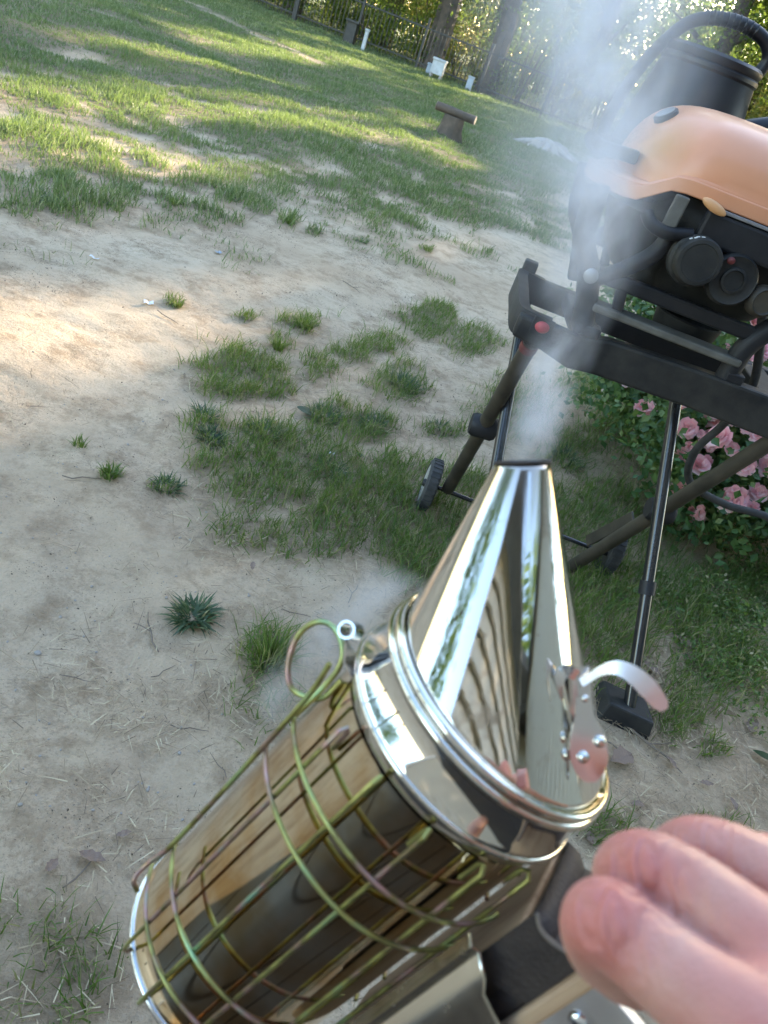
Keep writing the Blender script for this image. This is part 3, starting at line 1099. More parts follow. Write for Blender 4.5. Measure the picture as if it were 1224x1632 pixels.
def tree(x, y, H, R, low, nlow, nup, mat, seed, group='trees in the wood behind the fence', label=None):
    r = np.random.default_rng(seed)
    z0 = float(hgt(np.array([x]), np.array([y]))[0])
    root = empty('tree', (x, y, z0))
    tag(root, label or TREE_LABEL[mat][int(y > 33)], 'tree', group)
    m = MB()
    tr = .10 + .008 * H * r.uniform(.7, 1.3)
    lean = r.normal(0, .03, 2)
    pts = [Vector((lean[0] * z, lean[1] * z, z)) + Vector((r.normal(0, .06), r.normal(0, .06), 0)) * (z > .5) for z in (-.1, .4, 2, 4, 7, H * .6, H * .92)]
    m.tube(pts, [tr * 1.5, tr * 1.1, tr, tr * .9, tr * .75, tr * .5, .03], 9)
    tips = []
    for i in range(8):
        zb = r.uniform(low + .3, H * .75)
        b = Vector((lean[0] * zb, lean[1] * zb, zb))
        a = r.uniform(0, 6.283)
        ln = R * r.uniform(.5, .95)
        e = b + Vector((math.cos(a) * ln, math.sin(a) * ln, ln * r.uniform(.1, .7)))
        m.tube([b, (b + e) / 2 + Vector((0, 0, .15)), e], [tr * .4, tr * .25, .02], 6)
        tips.append(e)
    m.build('trunk', 'bark', root)
    # clumped leaves
    nc = 90
    a = r.uniform(0, 6.283, nc)
    zz = low + (H - low) * r.random(nc) ** 1.15
    prof = R * np.sqrt(np.clip(1 - ((zz - low) / (H - low) * 1.5 - .5) ** 2 * .9, .08, 1))
    q = prof * np.sqrt(r.random(nc))
    CC = np.stack([q * np.cos(a), q * np.sin(a), zz], 1)
    CC = np.concatenate([CC, np.array(tips)])
    lowc = CC[CC[:, 2] < 8.0]
    Vs, Fs, off = [], [], 0
    for cc, n, sz, sp in ((lowc if len(lowc) else CC, nlow, (.09, .19) if y < 60 else (.3, .6), .75 if y < 60 else 1.6), (CC, nup, (.34, .62), 1.2)):
        if n == 0:
            continue
        ci = r.integers(0, len(cc), n)
        C = cc[ci] + r.normal(size=(n, 3)) * np.array([sp, sp, sp * .7])
        if sz[0] > .2 and y < 60:
            C = C[C[:, 2] > 5.5]
        C = C[C[:, 2] > .6]
        C = C[keep_sunlit(C + np.array([x, y, z0]),  .24 if sz[0] > .2 else .08)]
        N = r.normal(size=(len(C), 3)) * .8 + np.array([0, 0, .6])
        N /= np.linalg.norm(N, axis=1)[:, None]
        v, f = leaf_quads(C, N, r.uniform(*sz, len(C)), .6)
        Vs.append(v)
        Fs.append(f + off)
        off += len(v)
    link('crown', np_mesh('crown', np.concatenate(Vs), np.concatenate(Fs)), M[mat], root)


k = 0
for row, (yy, nlow, nup, low) in enumerate([(30, 6200, 7800, 1.4), (36, 5600, 2600, .7), (44, 5200, 500, .5), (54, 4600, 0, .3), (68, 6500, 0, .3)]):
    x = -26 - row * 5
    while x < 30 + row * 6:
        k += 1
        r = random.Random(k * 13)
        tree(x + r.uniform(-1.2, 1.2), yy + r.uniform(-2.2, 2.2), r.uniform(17, 23), r.uniform(2.8, 4.0), low + r.uniform(0, 1.5), nlow, nup, 'leaf_warm' if r.random() < .2 else 'leaf', 100 + k)
        x += r.uniform(3.6, 5.0) * (1 + row * .1)
for (x, y) in [(15, 6), (17, 13), (14, 20), (-17, 16), (-20, 8), (-15, 1), (-13, -4), (-17, -9), (12, 1), (13, -4), (9, -7), (19, 17), (22, 24), (27, 21), (25, 29)]:
    k += 1
    tree(x, y, 13, 3.4, 2.5, 2500, 2600, 'leaf', 300 + k, 'trees beside the yard', 'leafy green tree standing at the side of the yard')


def shrub(x, y, R, H, n, mat, seed):
    r = np.random.default_rng(seed)
    z0 = float(hgt(np.array([x]), np.array([y]))[0])
    root = empty('shrub', (x, y, z0))
    tag(root, 'bushy green shrub against the wood behind the fence' if mat == 'leaf' else 'yellowish shrub against the wood behind the fence', 'shrub', 'shrubs behind the fence')
    m = MB()
    for i in range(5):
        a = r.uniform(0, 6.283)
        m.tube([(0, 0, -.05), (math.cos(a) * R * .3, math.sin(a) * R * .3, H * .5), (math.cos(a) * R * .6, math.sin(a) * R * .6, H * .9)], [.03, .02, .008], 6)
    m.build('stem', 'bark', root)
    nc = 22
    a = r.uniform(0, 6.283, nc)
    q = R * np.sqrt(r.random(nc))
    CC = np.stack([q * np.cos(a), q * np.sin(a), .25 + (H - .25) * r.random(nc) * np.sqrt(np.clip(1 - (q / R) ** 2 * .7, .1, 1))], 1)
    C = CC[r.integers(0, nc, n)] + r.normal(size=(n, 3)) * np.array([.3, .3, .22])
    C = C[C[:, 2] > .03]
    C = C[keep_sunlit(C + np.array([x, y, z0]))]
    N = r.normal(size=(len(C), 3)) * .8 + np.array([0, 0, .5])
    N /= np.linalg.norm(N, axis=1)[:, None]
    v, f = leaf_quads(C, N, r.uniform(.06, .13, len(C)), .6)
    link('foliage', np_mesh('foliage', v, f), M[mat], root)


for i in range(48):
    r = random.Random(900 + i)
    shrub(-18 + (i % 26) * 1.35 + r.uniform(-.6, .6), r.uniform(27.6, 30.5) + (i // 26) * 5, r.uniform(.8, 1.5), r.uniform(1.2, 2.8) + (i // 26) * 1.2, 2300, 'leaf_warm' if r.random() < .25 else 'leaf', 900 + i)


# ------------------------------------------------------------------ fence
def fence():
    ya = lambda x: 26.2 - .03 * x
    x0, x1 = -22.0, 16.0
    gz = lambda x, y: float(hgt(np.array([x]), np.array([y]))[0])
    root = empty('fence', (x0, ya(x0), gz(x0, ya(x0))))
    tag(root, 'long black metal picket fence along the far edge of the lawn', 'fence')
    O = root.location.copy()
    x = x0
    posts = MB()
    pm = MB().box((0, 0, .68), (.07, .07, 1.36)).add([], []).mesh('post', False)
    pm.materials.append(M['fence'])
    pk = MB()
    while x <= x1 + .01:
        link('post', pm, None, root, Vector((x, ya(x), gz(x, ya(x)))) - O)
        x += 2.0
    for z in (.2, 1.1):
        MB().beam(Vector((x0, ya(x0), z)) - O, Vector((x1, ya(x1), z)) - O, .03, .04).build('rail', 'fence', root, False)
    x = x0 + .12
    while x < x1:
        b = Vector((x, ya(x), gz(x, ya(x)) + .05)) - O
        pk.box(b + Vector((0, 0, .58)), (.018, .018, 1.16))
        x += .125
    p = pk.build('pickets', 'fence', root, False)
    p['kind'] = 'stuff'


fence()


def far_box(name, px, py, w, h, mat, lab, cat, Y=25.2, stand=.25):
    r = pray(px, py)
    p = CO + r * (Y / r.y)
    z = float(hgt(np.array([p.x]), np.array([Y]))[0])
    root = empty(name, (p.x, Y, z))
    tag(root, lab, cat)
    MB().box((0, 0, stand + h / 2), (w, w, h)).build('body', mat, root, False, .01)
    MB().box((0, 0, stand + h + .03), (w * 1.12, w * 1.12, .055)).build('lid', mat, root, False, .01)
    for sx in (-1, 1):
        for sy in (-1, 1):
            MB().box((sx * w * .4, sy * w * .4, stand / 2 - .03), (.06, .06, stand + .05)).build('leg', 'greywood', root, False)


far_box('beehive', 697, 113, .36, .34, 'weathered_white', 'white wooden box hive on short legs in front of the fence', 'beehive', 25.0, .10)
far_box('beehive', 747, 138, .17, .26, 'grey_blue', 'narrow pale grey-blue box hive beside the fence', 'beehive', 25.3, .06)
far_box('beehive', 684, 116, .20, .2, 'grey_blue', 'low pale blue box standing beside the white hive', 'beehive', 25.3, .05)


def far_post(name, px, py, h, w, mat, lab, cat, Y, cap=True):
    p = CO + pray(px, py) * (Y / pray(px, py).y)
    z = float(hgt(np.array([p.x]), np.array([Y]))[0])
    root = empty(name, (p.x, Y, z))
    tag(root, lab, cat)
    MB().box((0, 0, h / 2 - .05), (w, w, h + .1)).build('shaft', mat, root, False, .012)
    if cap:
        MB().box((0, 0, h + .03), (w * 1.35, w * 1.35, .06)).build('cap', mat, root, False, .012)


far_post('marker_post', 577, 82, .5, .10, 'weathered_white', 'short white marker post standing before the fence', 'post', 25.3)
far_post('marker_post', 556, 66, .55, .30, 'fence', 'dark squat post beside the short white marker post', 'post', 25.6)
far_post('marker_post', 468, 33, 1.5, .12, 'fence', 'tall dark post near the far end of the fence', 'post', 25.8)


# ------------------------------------------------------------------ stump with a log, old grey stump
def stump():
    c = on_ground(712, 222)
    root = empty('stump', c)
    tag(root, 'low tree stump carrying a cross log out on the lawn', 'stump')
    m = MB()
    n = 20
    prof = [(.24, -.05), (.20, .04), (.165, .14), (.15, .30)]
    m.lathe(prof, n, None, True, True)
    for i, v in enumerate(m.v):
        a = math.atan2(v[1], v[0])
        s = 1 + .10 * math.sin(a * 5 + 1) * (1 if v[2] < .2 else .5) + .05 * math.sin(a * 3)
        m.v[i] = (v[0] * s, v[1] * s, v[2])
    m.build('trunk', 'bark', root)
    root.scale = (.85, .85, .85)
    lg = empty('log', c + Vector((0, 0, .25)))
    lg.scale = (.85, .85, .85)
    tag(lg, 'short peeled log lying across the stump on the lawn', 'log')
    m = MB()
    d = Vector((1, -.12, 0)).normalized()
    m.tube([d * -.30 + Vector((0, 0, .058)), d * -.1 + Vector((0, 0, .061)), d * .12 + Vector((0, 0, .058)), d * .31 + Vector((0, 0, .060))], [.058, .060, .056, .060], 16, cap=False)
    m.build('bark', 'bark', lg)
    for s in (-.302, .312):
        m = MB()
        mm = Matrix.Translation(d * s + Vector((0, 0, .059))) @ d.to_track_quat('Z', 'Y').to_matrix().to_4x4()
        m.lathe([(.0585, -.004), (.057, .004)], 16, mm, True, True)
        m.build('cut_end', 'cutwood', lg)
    lf = MB()
    c2 = on_ground(872, 240)
    old = empty('old_stump', c2)
    tag(old, 'weathered pale grey stump with spreading roots, low on the lawn', 'stump')
    m = MB()
    m.lathe([(.34, -.05), (.27, .06), (.22, .14), (.10, .17), (.01, .15)], 22, None, False, True)
    for i, v in enumerate(m.v):
        a = math.atan2(v[1], v[0])
        s = 1 + .18 * math.sin(a * 4 + .4) + .09 * math.sin(a * 7)
        m.v[i] = (v[0] * s * 1.25, v[1] * s * .8, v[2] * (1 + .25 * math.sin(a * 3)))
    m.build('wood', 'greywood', old)
    for a in (.2, 1.5, 2.6, 3.4, 4.6, 5.6):
        e = Vector((math.cos(a) * .72, math.sin(a) * .5, -.03))
        MB().tube([Vector((math.cos(a) * .2, math.sin(a) * .15, .10)), e * .6 + Vector((0, 0, .07)), e], [.07, .05, .015], 8).build('root', 'greywood', old)


stump()


# ------------------------------------------------------------------ house behind the viewer (mirrored in the smoker)
def house():
    W, H, ex = 6.6, 4.6, .23
    root = empty('house', (-1.4 + W / 2, -2.1, 0))
    tag(root, 'beige house wall of horizontal lap siding behind the viewpoint', 'house')
    MB().box((0, -2.1, H / 2), (W, 4.0, H)).build('wall', 'siding', root, False)
    bm_ = MB().box((0, 0, 0), (W + .05, .03, ex * 1.10), Matrix.Rotation(rad(13), 3, 'X')).mesh('siding_board', False)
    bm_.materials.append(M['siding'])
    for i in range(int(H / ex)):
        link('siding_board', bm_, None, root, (0, -.062, ex * (i + .5)))
    for x in (-W / 2 - .03, W / 2 + .03):
        MB().box((x, -.06, H / 2), (.09, .13, H)).build('corner_board', 'white', root, False, .006)
    w = MB().box((1.5, -.02, 2.2), (1.0, .10, 1.5)).build('window', 'white', root, False, .01)
    MB().box((1.5, -.02, 2.2), (.84, .12, 1.34)).build('pane', 'window_glass', w, False)
    m = MB()
    m.add([(-W / 2 - .3, .35, H - .02), (W / 2 + .3, .35, H - .02), (W / 2 + .3, -2.1, H + 1.2), (-W / 2 - .3, -2.1, H + 1.2),
           (-W / 2 - .3, .35, H + .14), (W / 2 + .3, .35, H + .14), (W / 2 + .3, -2.1, H + 1.36), (-W / 2 - .3, -2.1, H + 1.36)],
          [(3, 2, 1, 0), (4, 5, 6, 7), (0, 1, 5, 4), (1, 2, 6, 5), (2, 3, 7, 6), (3, 0, 4, 7)])
    m.build('roof', 'roof', root, False)
    # wing running forward at the side of the added deck
    MB().box((W / 2 + .95, .95, H / 2), (2.2, 6.1, H)).build('wing_wall', 'siding', root, False)
    bw = MB().box((0, 0, 0), (.03, 6.1, ex * 1.10), Matrix.Rotation(rad(13), 3, 'Y')).mesh('siding_board', False)
    bw.materials.append(M['siding'])
    for i in range(int(H / ex)):
        link('siding_board', bw, None, root, (W / 2 - .19, .95, ex * (i + .5)))
    MB().box((W / 2 + .95, .95, H + .08), (2.9, 6.8, .14)).build('wing_roof', 'roof', root, False)
    # unseen dark plank deck, added to darken what the smoker barrel mirrors
    pr = empty('added_deck', (.9, -1.05, 0))
    tag(pr, 'unseen dark plank deck added for the dark reflections in the smoker barrel', 'added_deck')
    pm = MB().box((0, 0, 0), (3.6, .132, .03)).mesh('plank', False)
    pm.materials.append(M['added_deck'])
    for i in range(13):
        link('plank', pm, None, pr, (random.uniform(-.01, .01), -.86 + i * .14, .115))
    MB().box((0, .83, .05), (3.56, .03, .098)).build('skirt_board', 'added_deck', pr, False)


house()


# ------------------------------------------------------------------ grill stand
def ringtube(c, axis, R, r, n=28, k=8):
    c, axis = Vector(c), Vector(axis).normalized()
    a = axis.orthogonal().normalized()
    b = axis.cross(a)
    return [c + (a * math.cos(2 * math.pi * i / n) + b * math.sin(2 * math.pi * i / n)) * R for i in range(n)]


def axis_mat(c, d):
    return Matrix.Translation(Vector(c)) @ Vector(d).to_track_quat('Z', 'Y').to_matrix().to_4x4()


def grill_stand():
    root = empty('grill_stand', (0, 0, 0))
    tag(root, 'black folding scissor-leg grill stand with two wheels and square feet', 'grill stand')
    YN, YF = 1.45, 1.74
    # frame rails
    zb = .615
    m = MB()
    # near rail: tapered beam with a drop in the middle
    xs = [.100, .16, .22, .27, .45, .60, .80]
    top = [.640, .642, .640, .655, .664, .668, .668]
    bot = [.598, .592, .578, .585, .592, .592, .588]
    vs, fs = [], []
    for x, t, b in zip(xs, top, bot):
        vs += [(x, YN - .018, b), (x, YN + .018, b), (x, YN + .018, t), (x, YN - .018, t)]
    for i in range(len(xs) - 1):
        o = i * 4
        for k in range(4):
            k2 = (k + 1) % 4
            fs.append((o + k, o + k2, o + 4 + k2, o + 4 + k))
    fs += [(0, 1, 2, 3), tuple(len(vs) - 4 + k for k in (3, 2, 1, 0))]
    m.add(vs, fs)
    m.build('near_rail', 'dusty_black', root, False, .006)
    MB().box((.44, YF, .622), (.68, .036, .055)).build('far_rail', 'black_plastic', root, False, .006)
    # looped end handle
    m = MB()
    lp = smooth_path([(.16, YN - .004, .622), (.118, YN, .622), (.094, YN + .03, .622), (.084, (YN + YF) / 2, .628), (.078, YF - .035, .632), (.092, YF - .004, .632), (.14, YF, .628)], 5)
    A = [p + Vector((0, 0, -.026)) for p in lp]
    B = [p + Vector((0, 0, .026)) for p in lp]
    m.sheet(A, B, .022)
    m.build('end_handle', 'black_plastic', root, True, .004)
    MB().box((.10, YF + .002, .664), (.03, .03, .028)).build('end_stop', 'black_plastic', root, False, .004)
    MB().beam((.235, YN + .02, .634), (.215, YF - .02, .634), .05, .03).build('cross_bar', 'black_plastic', root, False, .004)
    MB().beam((.62, YN + .02, .634), (.62, YF - .02, .634), .06, .03).build('cross_bar', 'black_plastic', root, False, .004)
    b = MB().ellipsoid((.146, YN - .021, .634), (.014, .010, .011)).build('release_button', 'red_plastic', root)
    MB().box((.146, YN - .0195, .634), (.04, .005, .034)).build('button_plate', 'black_plastic', b, False, .002)
    # black legs
    legs = [((.252, 1.27, .03), (.118, 1.70, .602)), ((.612, 1.25, .03), (.462, 1.60, .600))]
    for a, t in legs:
        l = MB().tube([a, t], .0125, 16).build('leg', 'black_paint', root)
        a, t = Vector(a), Vector(t)
        c = a.lerp(t, .36)
        MB().tube([c - (t - a).normalized() * .014, c + (t - a).normalized() * .014], .0165, 16).build('collar', 'black_plastic', l)
        # foot block
        m = MB()
        f0 = Vector((a.x + .004, a.y + .012, 0))
        m.add([f0 + Vector(q) for q in ((-.062, -.045, -.004), (.05, -.055, -.004), (.05, .05, -.004), (-.062, .06, -.004), (-.054, -.036, .042), (.042, -.046, .042), (.042, .042, .026), (-.054, .05, .026))],
              [(3, 2, 1, 0), (4, 5, 6, 7), (0, 1, 5, 4), (1, 2, 6, 5), (2, 3, 7, 6), (3, 0, 4, 7)])
        m.build('foot', 'dusty_black', l, False, .005)
    # brown legs with wheels
    blegs = [((.132, 1.765, .075), (.142, 1.455, .595)), (tuple(aty(906, 906, 1.735)), (.640, 1.455, .595))]
    for i, (a, t) in enumerate(blegs):
        a, t = Vector(a), Vector(t)
        l = MB().tube([a, a.lerp(t, .5), t], [.0165, .0165, .0165], 16).build('leg', 'brown_tube', root)
        c = a.lerp(t, .50 if i == 0 else .52)
        MB().lathe([(.0, -.03), (.022, -.03), (.027, -.022), (.027, .022), (.022, .03), (.0, .03)], 24, axis_mat(c, (1, .1, .05))).build('hinge_hub', 'black_plastic', root)
        if i == 0:
            MB().tube([t - (t - a).normalized() * .022, t - (t - a).normalized() * .004], .0180, 16).build('red_collar', 'dark_red', l)
    for s, x in ((-1, .085), (1, .590)):
        c = Vector((x, 1.765 + .03 * (s > 0), .068))
        mm = axis_mat(c, (1, .06, 0))
        w = MB()
        w.lathe([(.052, -.017), (.062, -.016), (.068, -.010), (.068, .010), (.062, .016), (.052, .017)], 56, mm)
        for k in range(30):     # tread lugs
            a = 2 * math.pi * k / 30
            p = mm @ Vector((.0685 * math.cos(a), .0685 * math.sin(a), 0))
            q = mm.to_3x3() @ Matrix.Rotation(a, 3, 'Z')
            w.box(p, (.0035, .007, .024), q)
        tyre = w.build('wheel', 'rubber', root)
        MB().lathe([(.0, -.013), (.03, -.014), (.05, -.016), (.0525, -.010), (.0525, .010), (.05, .016), (.03, .014), (.0, .013)], 40, mm).build('rim', 'hub_grey' if s < 0 else 'dusty_black', tyre)
        MB().lathe([(.0, -.020), (.008, -.020), (.011, -.016), (.011, .016), (.008, .020), (.0, .020)], 20, mm).build('hub_cap', 'black_plastic', tyre)
    MB().tube([(.09, 1.766, .068), (.585, 1.766, .068)], .006, 12).build('axle', 'black_paint', root)
    # lower brace strap
    MB().beam((.505, 1.73, .10), (.545, 1.64, .25), .006, .03).build('strap', 'brown_tube', root, False, .002)
    return root


grill_stand()


# ------------------------------------------------------------------ grill
def grill():
    root = empty('grill', (0, 0, .66))
    tag(root, 'small grill with glossy orange domed lid on the folding stand', 'grill')
    O = Vector((0, 0, .66))
    XC, YC = .385, 1.665
    LE = .034                      # ledge that the lid carries along its front            # centre of the tub
    # lid: superellipse dome, rim dips at the front (left)
    HX, HY = .222, .225
    ZR, HT = .931, .122
    n, mrows = 72, 18
    vs, fs = [], []

    def sup(a, p=2.7):
        c, s = math.cos(a), math.sin(a)
        q = (abs(c) ** p + abs(s) ** p) ** (-1 / p)
        return c * q, s * q

    def rimz(cx):
        # rim line: low lip at the front, raised notch, then level
        t = cx
        return ZR - .043 * (1 / (1 + math.exp((t + .62) * 26)))
    rows = [(0.0, 1.0, LE), (.013, 1.0, LE), (.017, .995, LE * .8), (.019, .99, 0.0)]
    mrows += 3
    for j in range(1, mrows - 2):
        t = j / (mrows - 3)
        h = .019 + (HT - .019) * math.sin(t * math.pi / 2) ** .95
        sc = max(0.0, math.cos(t * math.pi / 2)) ** .52
        rows.append((h, sc * .99, 0.0))
    for (h, sc, ext) in rows:
        for k in range(n):
            cx, cy = sup(2 * math.pi * k / n)
            x = XC + HX * cx * sc - .018 * (1 - sc) - ext * max(0, -cx) ** 1.5
            y = YC + HY * cy * sc
            z0 = rimz(cx)
            vs.append(Vector((x, y, z0 + (ZR + HT - z0) * (h / HT))) - O)
    for j in range(mrows):
        for k in range(n):
            k2 = (k + 1) % n
            fs.append((j * n + k, j * n + k2, (j + 1) * n + k2, (j + 1) * n + k))
    m = MB().add(vs, fs)
    lid = m.build('lid', 'lid', root, True)
    so = lid.modifiers.new('solid', 'SOLIDIFY')
    so.thickness = .006
    # lid rim lip
    pts = []
    for k in range(n):
        cx, cy = sup(2 * math.pi * k / n)
        pts.append(Vector((XC + HX * 1.012 * cx - LE * max(0, -cx) ** 1.5, YC + HY * 1.012 * cy, rimz(cx) + .002)) - O)
    A = [p + Vector((0, 0, -.012)) for p in pts] + [pts[0] + Vector((0, 0, -.012))]
    B = [p + Vector((0, 0, .012)) for p in pts] + [pts[0] + Vector((0, 0, .012))]
    MB().sheet(A, B, .006).build('lid_rim', 'lid', lid, True, .002)
    # lid handle on the front
    for y in (1.53, 1.80):
        MB().box(Vector((.150, y, .938)) - O, (.07, .03, .022), Matrix.Rotation(rad(-4), 3, 'Y')).build('handle_mount', 'black_plastic', lid, False, .004)
    MB().tube([Vector((.117, 1.50, .932)) - O, Vector((.113, 1.665, .932)) - O, Vector((.117, 1.83, .932)) - O], .015, 14).build('handle', 'black_plastic', lid)
    # maker's plate / thermometer on the lid
    best = None
    for j in range(4, mrows):
        for k in range(n):
            p = vs[j * n + k] + O
            nm = (vs[j * n + (k + 1) % n] - vs[j * n + k]).cross(vs[(j + 1) * n + k] - vs[j * n + k])
            if nm.length < 1e-9:
                continue
            nm.normalize()
            d = p - CO
            q = (612 + FPX * d.dot(CR) / d.dot(FW) - 1061) ** 2 + (816 - FPX * d.dot(CU) / d.dot(FW) - 188) ** 2
            if p.y < YC and (best is None or q < best[0]):
                best = (q, p - O, nm if nm.z > 0 else -nm)
    gm = axis_mat(best[1] + best[2] * .002, best[2])
    MB().lathe([(.0, -.004), (.021, -.004), (.021, .003), (.018, .005), (.0, .005)], 28, gm).build('thermometer', 'black_plastic', lid)
    MB().lathe([(.0, .0054), (.0165, .0054), (.0165, .0064), (.0, .0064)], 28, gm).build('dial', 'grey_metal', lid)
    # tub
    m = MB()
    prof = [(.985, .918), (1.0, .872), (.93, .84), (.84, .79), (.70, .752), (.45, .742), (.02, .742)]
    vs, fs = [], []
    for (s, z) in prof:
        for k in range(n):
            cx, cy = sup(2 * math.pi * k / n)
            dip = -.036 * (1 / (1 + math.exp((cx + .62) * 26))) if z > .9 else (-.006 if (z > .86 and cx < -.5) else 0)
            vs.append(Vector((XC + (HX - .008) * cx * s, YC + (HY - .012) * cy * s, z + dip)) - O)
    for j in range(len(prof) - 1):
        for k in range(n):
            k2 = (k + 1) % n
            fs.append((j * n + k, j * n + k2, (j + 1) * n + k2, (j + 1) * n + k))
    m.add(vs, fs)
    tub = m.build('tub', 'dusty_black', root, True)
    so = tub.modifiers.new('solid', 'SOLIDIFY')
    so.thickness = .004
    # control panel band along the near side
    MB().box(Vector((.450, 1.432, .888)) - O, (.27, .024, .052)).build('side_panel', 'black_plastic', root, False, .006)
    MB().box(Vector((.455, 1.429, .9175)) - O, (.26, .018, .005)).build('panel_edge_highlight', 'grey_metal', root, False, .001)  # pale strip standing in for the highlight along the panel's top edge
    MB().box(Vector((.268, 1.425, .892)) - O, (.024, .010, .052)).build('bracket_strap', 'grey_slat', root, False, .003)
    MB().tube(smooth_path([Vector((.225, 1.43, .875)) - O, Vector((.24, 1.422, .862)) - O, Vector((.27, 1.42, .858)) - O, Vector((.31, 1.425, .868)) - O], 5), .011, 10).build('pipe', 'black_plastic', root)
    MB().ellipsoid(Vector((.318, 1.412, .920)) - O, (.024, .007, .008), Matrix.Rotation(rad(14), 3, 'Y')).build('clip', 'tan_plastic', root)
    # valve knob and gas canister
    kn = MB()
    km = axis_mat(Vector((.330, 1.43, .832)) - O, (.05, -1, .12))
    kn.lathe([(.0, .0), (.042, .0), (.042, .018), (.039, .020), (.0375, .024), (.0375, .028), (.039, .031), (.039, .046), (.036, .052), (.030, .053), (.029, .0515), (.0, .0515)], 40, km)
    knob = kn.build('control_knob', 'dusty_black', root)
    # faint white printed scale marks on the knob's side
    for da in (-.22, -.07, .08, .23):
        a = rad(118) + da
        p = km @ Vector((.0395 * math.cos(a), .0395 * math.sin(a), .038 + .004 * math.sin(da * 20)))
        MB().box(p, (.0012, .0042, .007), km.to_3x3() @ Matrix.Rotation(a, 3, 'Z')).build('scale_mark', 'white', knob, False)
    cm_ = axis_mat(Vector((.402, 1.43, .826)) - O, (.08, -1, .10))
    MB().lathe([(.0, .0), (.040, .0), (.043, .006), (.043, .018), (.039, .024), (.036, .022), (.022, .022), (.021, .027), (.017, .028), (.016, .024), (.0, .024)], 40, cm_).build('regulator', 'dusty_black', root)
    MB().ellipsoid(Vector((.383, 1.402, .856)) - O, (.007, .004, .006)).build('igniter_button', 'dark_red', root)
    rm = axis_mat(Vector((.468, 1.43, .812)) - O, (.2, -1, .1))
    MB().lathe([(.0, .0), (.027, .0), (.027, .012), (.021, .02), (.018, .016), (.0, .015)], 32, rm).build('valve_cap', 'brown_tube', root)
    # nylon frame that carries the tub: front and rear uprights, side arches, bottom rails
    for y in (1.455, 1.865):
        MB().tube(smooth_path([Vector((.135, y, .885)) - O, Vector((.150, y, .80)) - O, Vector((.185, y, .745)) - O, Vector((.205, y, .69)) - O, Vector((.215, y, .652)) - O], 6), [.021] * 24 + [.018], 12).build('frame_upright', 'black_plastic', root)
        MB().tube(smooth_path([Vector((.190, y, .735)) - O, Vector((.235, y, .772)) - O, Vector((.275, y, .82)) - O, Vector((.285, y, .868)) - O], 6), .015, 12).build('frame_arm', 'black_plastic', root)
        MB().tube(smooth_path([Vector((.62, y, .86)) - O, Vector((.545, y, .80)) - O, Vector((.500, y, .735)) - O, Vector((.495, y, .660)) - O], 6), .020, 12).build('frame_upright', 'black_plastic', root)
        MB().beam(Vector((.20, y, .752)) - O, Vector((.520, y, .752)) - O, .022, .026).build('frame_rail', 'black_plastic', root, False, .005)
        MB().beam(Vector((.215, y, .700)) - O, Vector((.500, y, .700)) - O, .05, .014).build('lower_rail', 'grey_slat', root, False, .004)
        MB().beam(Vector((.25, y, .742)) - O, Vector((.26, y, .705)) - O, .02, .02, (0, 1, 0)).build('rail_strut', 'black_plastic', root, False, .003)
        MB().lathe([(.0, -.003), (.013, -.003), (.013, .003), (.009, .005), (.0, .005)], 24, axis_mat(Vector((.187, y - .024, .748)) - O, (-.1, -1, .1))).build('bolt', 'grey_metal', root)
    MB().lathe([(.0, .025), (.045, .027), (.06, .045), (.066, .075), (.062, .078)], 32, Matrix.Translation(Vector((.41, 1.56, .645)) - O)).build('drip_cup', 'dusty_black', root)
    MB().box(Vector((.505, 1.450, .672)) - O, (.035, .03, .02)).build('frame_foot', 'black_plastic', root, False, .004)
    MB().box(Vector((.225, 1.455, .655)) - O, (.05, .04, .02)).build('frame_foot', 'black_plastic', root, False, .004)
    # far side table
    MB().box(Vector((.34, 2.03, .868)) - O, (.36, .28, .022)).build('side_table', 'black_plastic', root, False, .008)
    MB().beam(Vector((.22, 1.86, .83)) - O, Vector((.22, 2.12, .853)) - O, .02, .02).build('table_bracket', 'black_plastic', root, False, .003)
    MB().beam(Vector((.46, 1.86, .83)) - O, Vector((.46, 2.12, .853)) - O, .02, .02).build('table_bracket', 'black_plastic', root, False, .003)
    # gas hose
    MB().tube(smooth_path([Vector((.50, 1.50, .80)) - O, Vector((.57, 1.52, .66)) - O, Vector((.575, 1.55, .56)) - O, Vector((.565, 1.58, .47)) - O, Vector((.60, 1.60, .395)) - O, Vector((.70, 1.62, .37)) - O, Vector((.85, 1.64, .36)) - O, Vector((1.0, 1.66, .20)) - O, Vector((1.05, 1.7, .02)) - O], 8), .0085, 12).build('gas_hose', 'rubber', root)


grill()


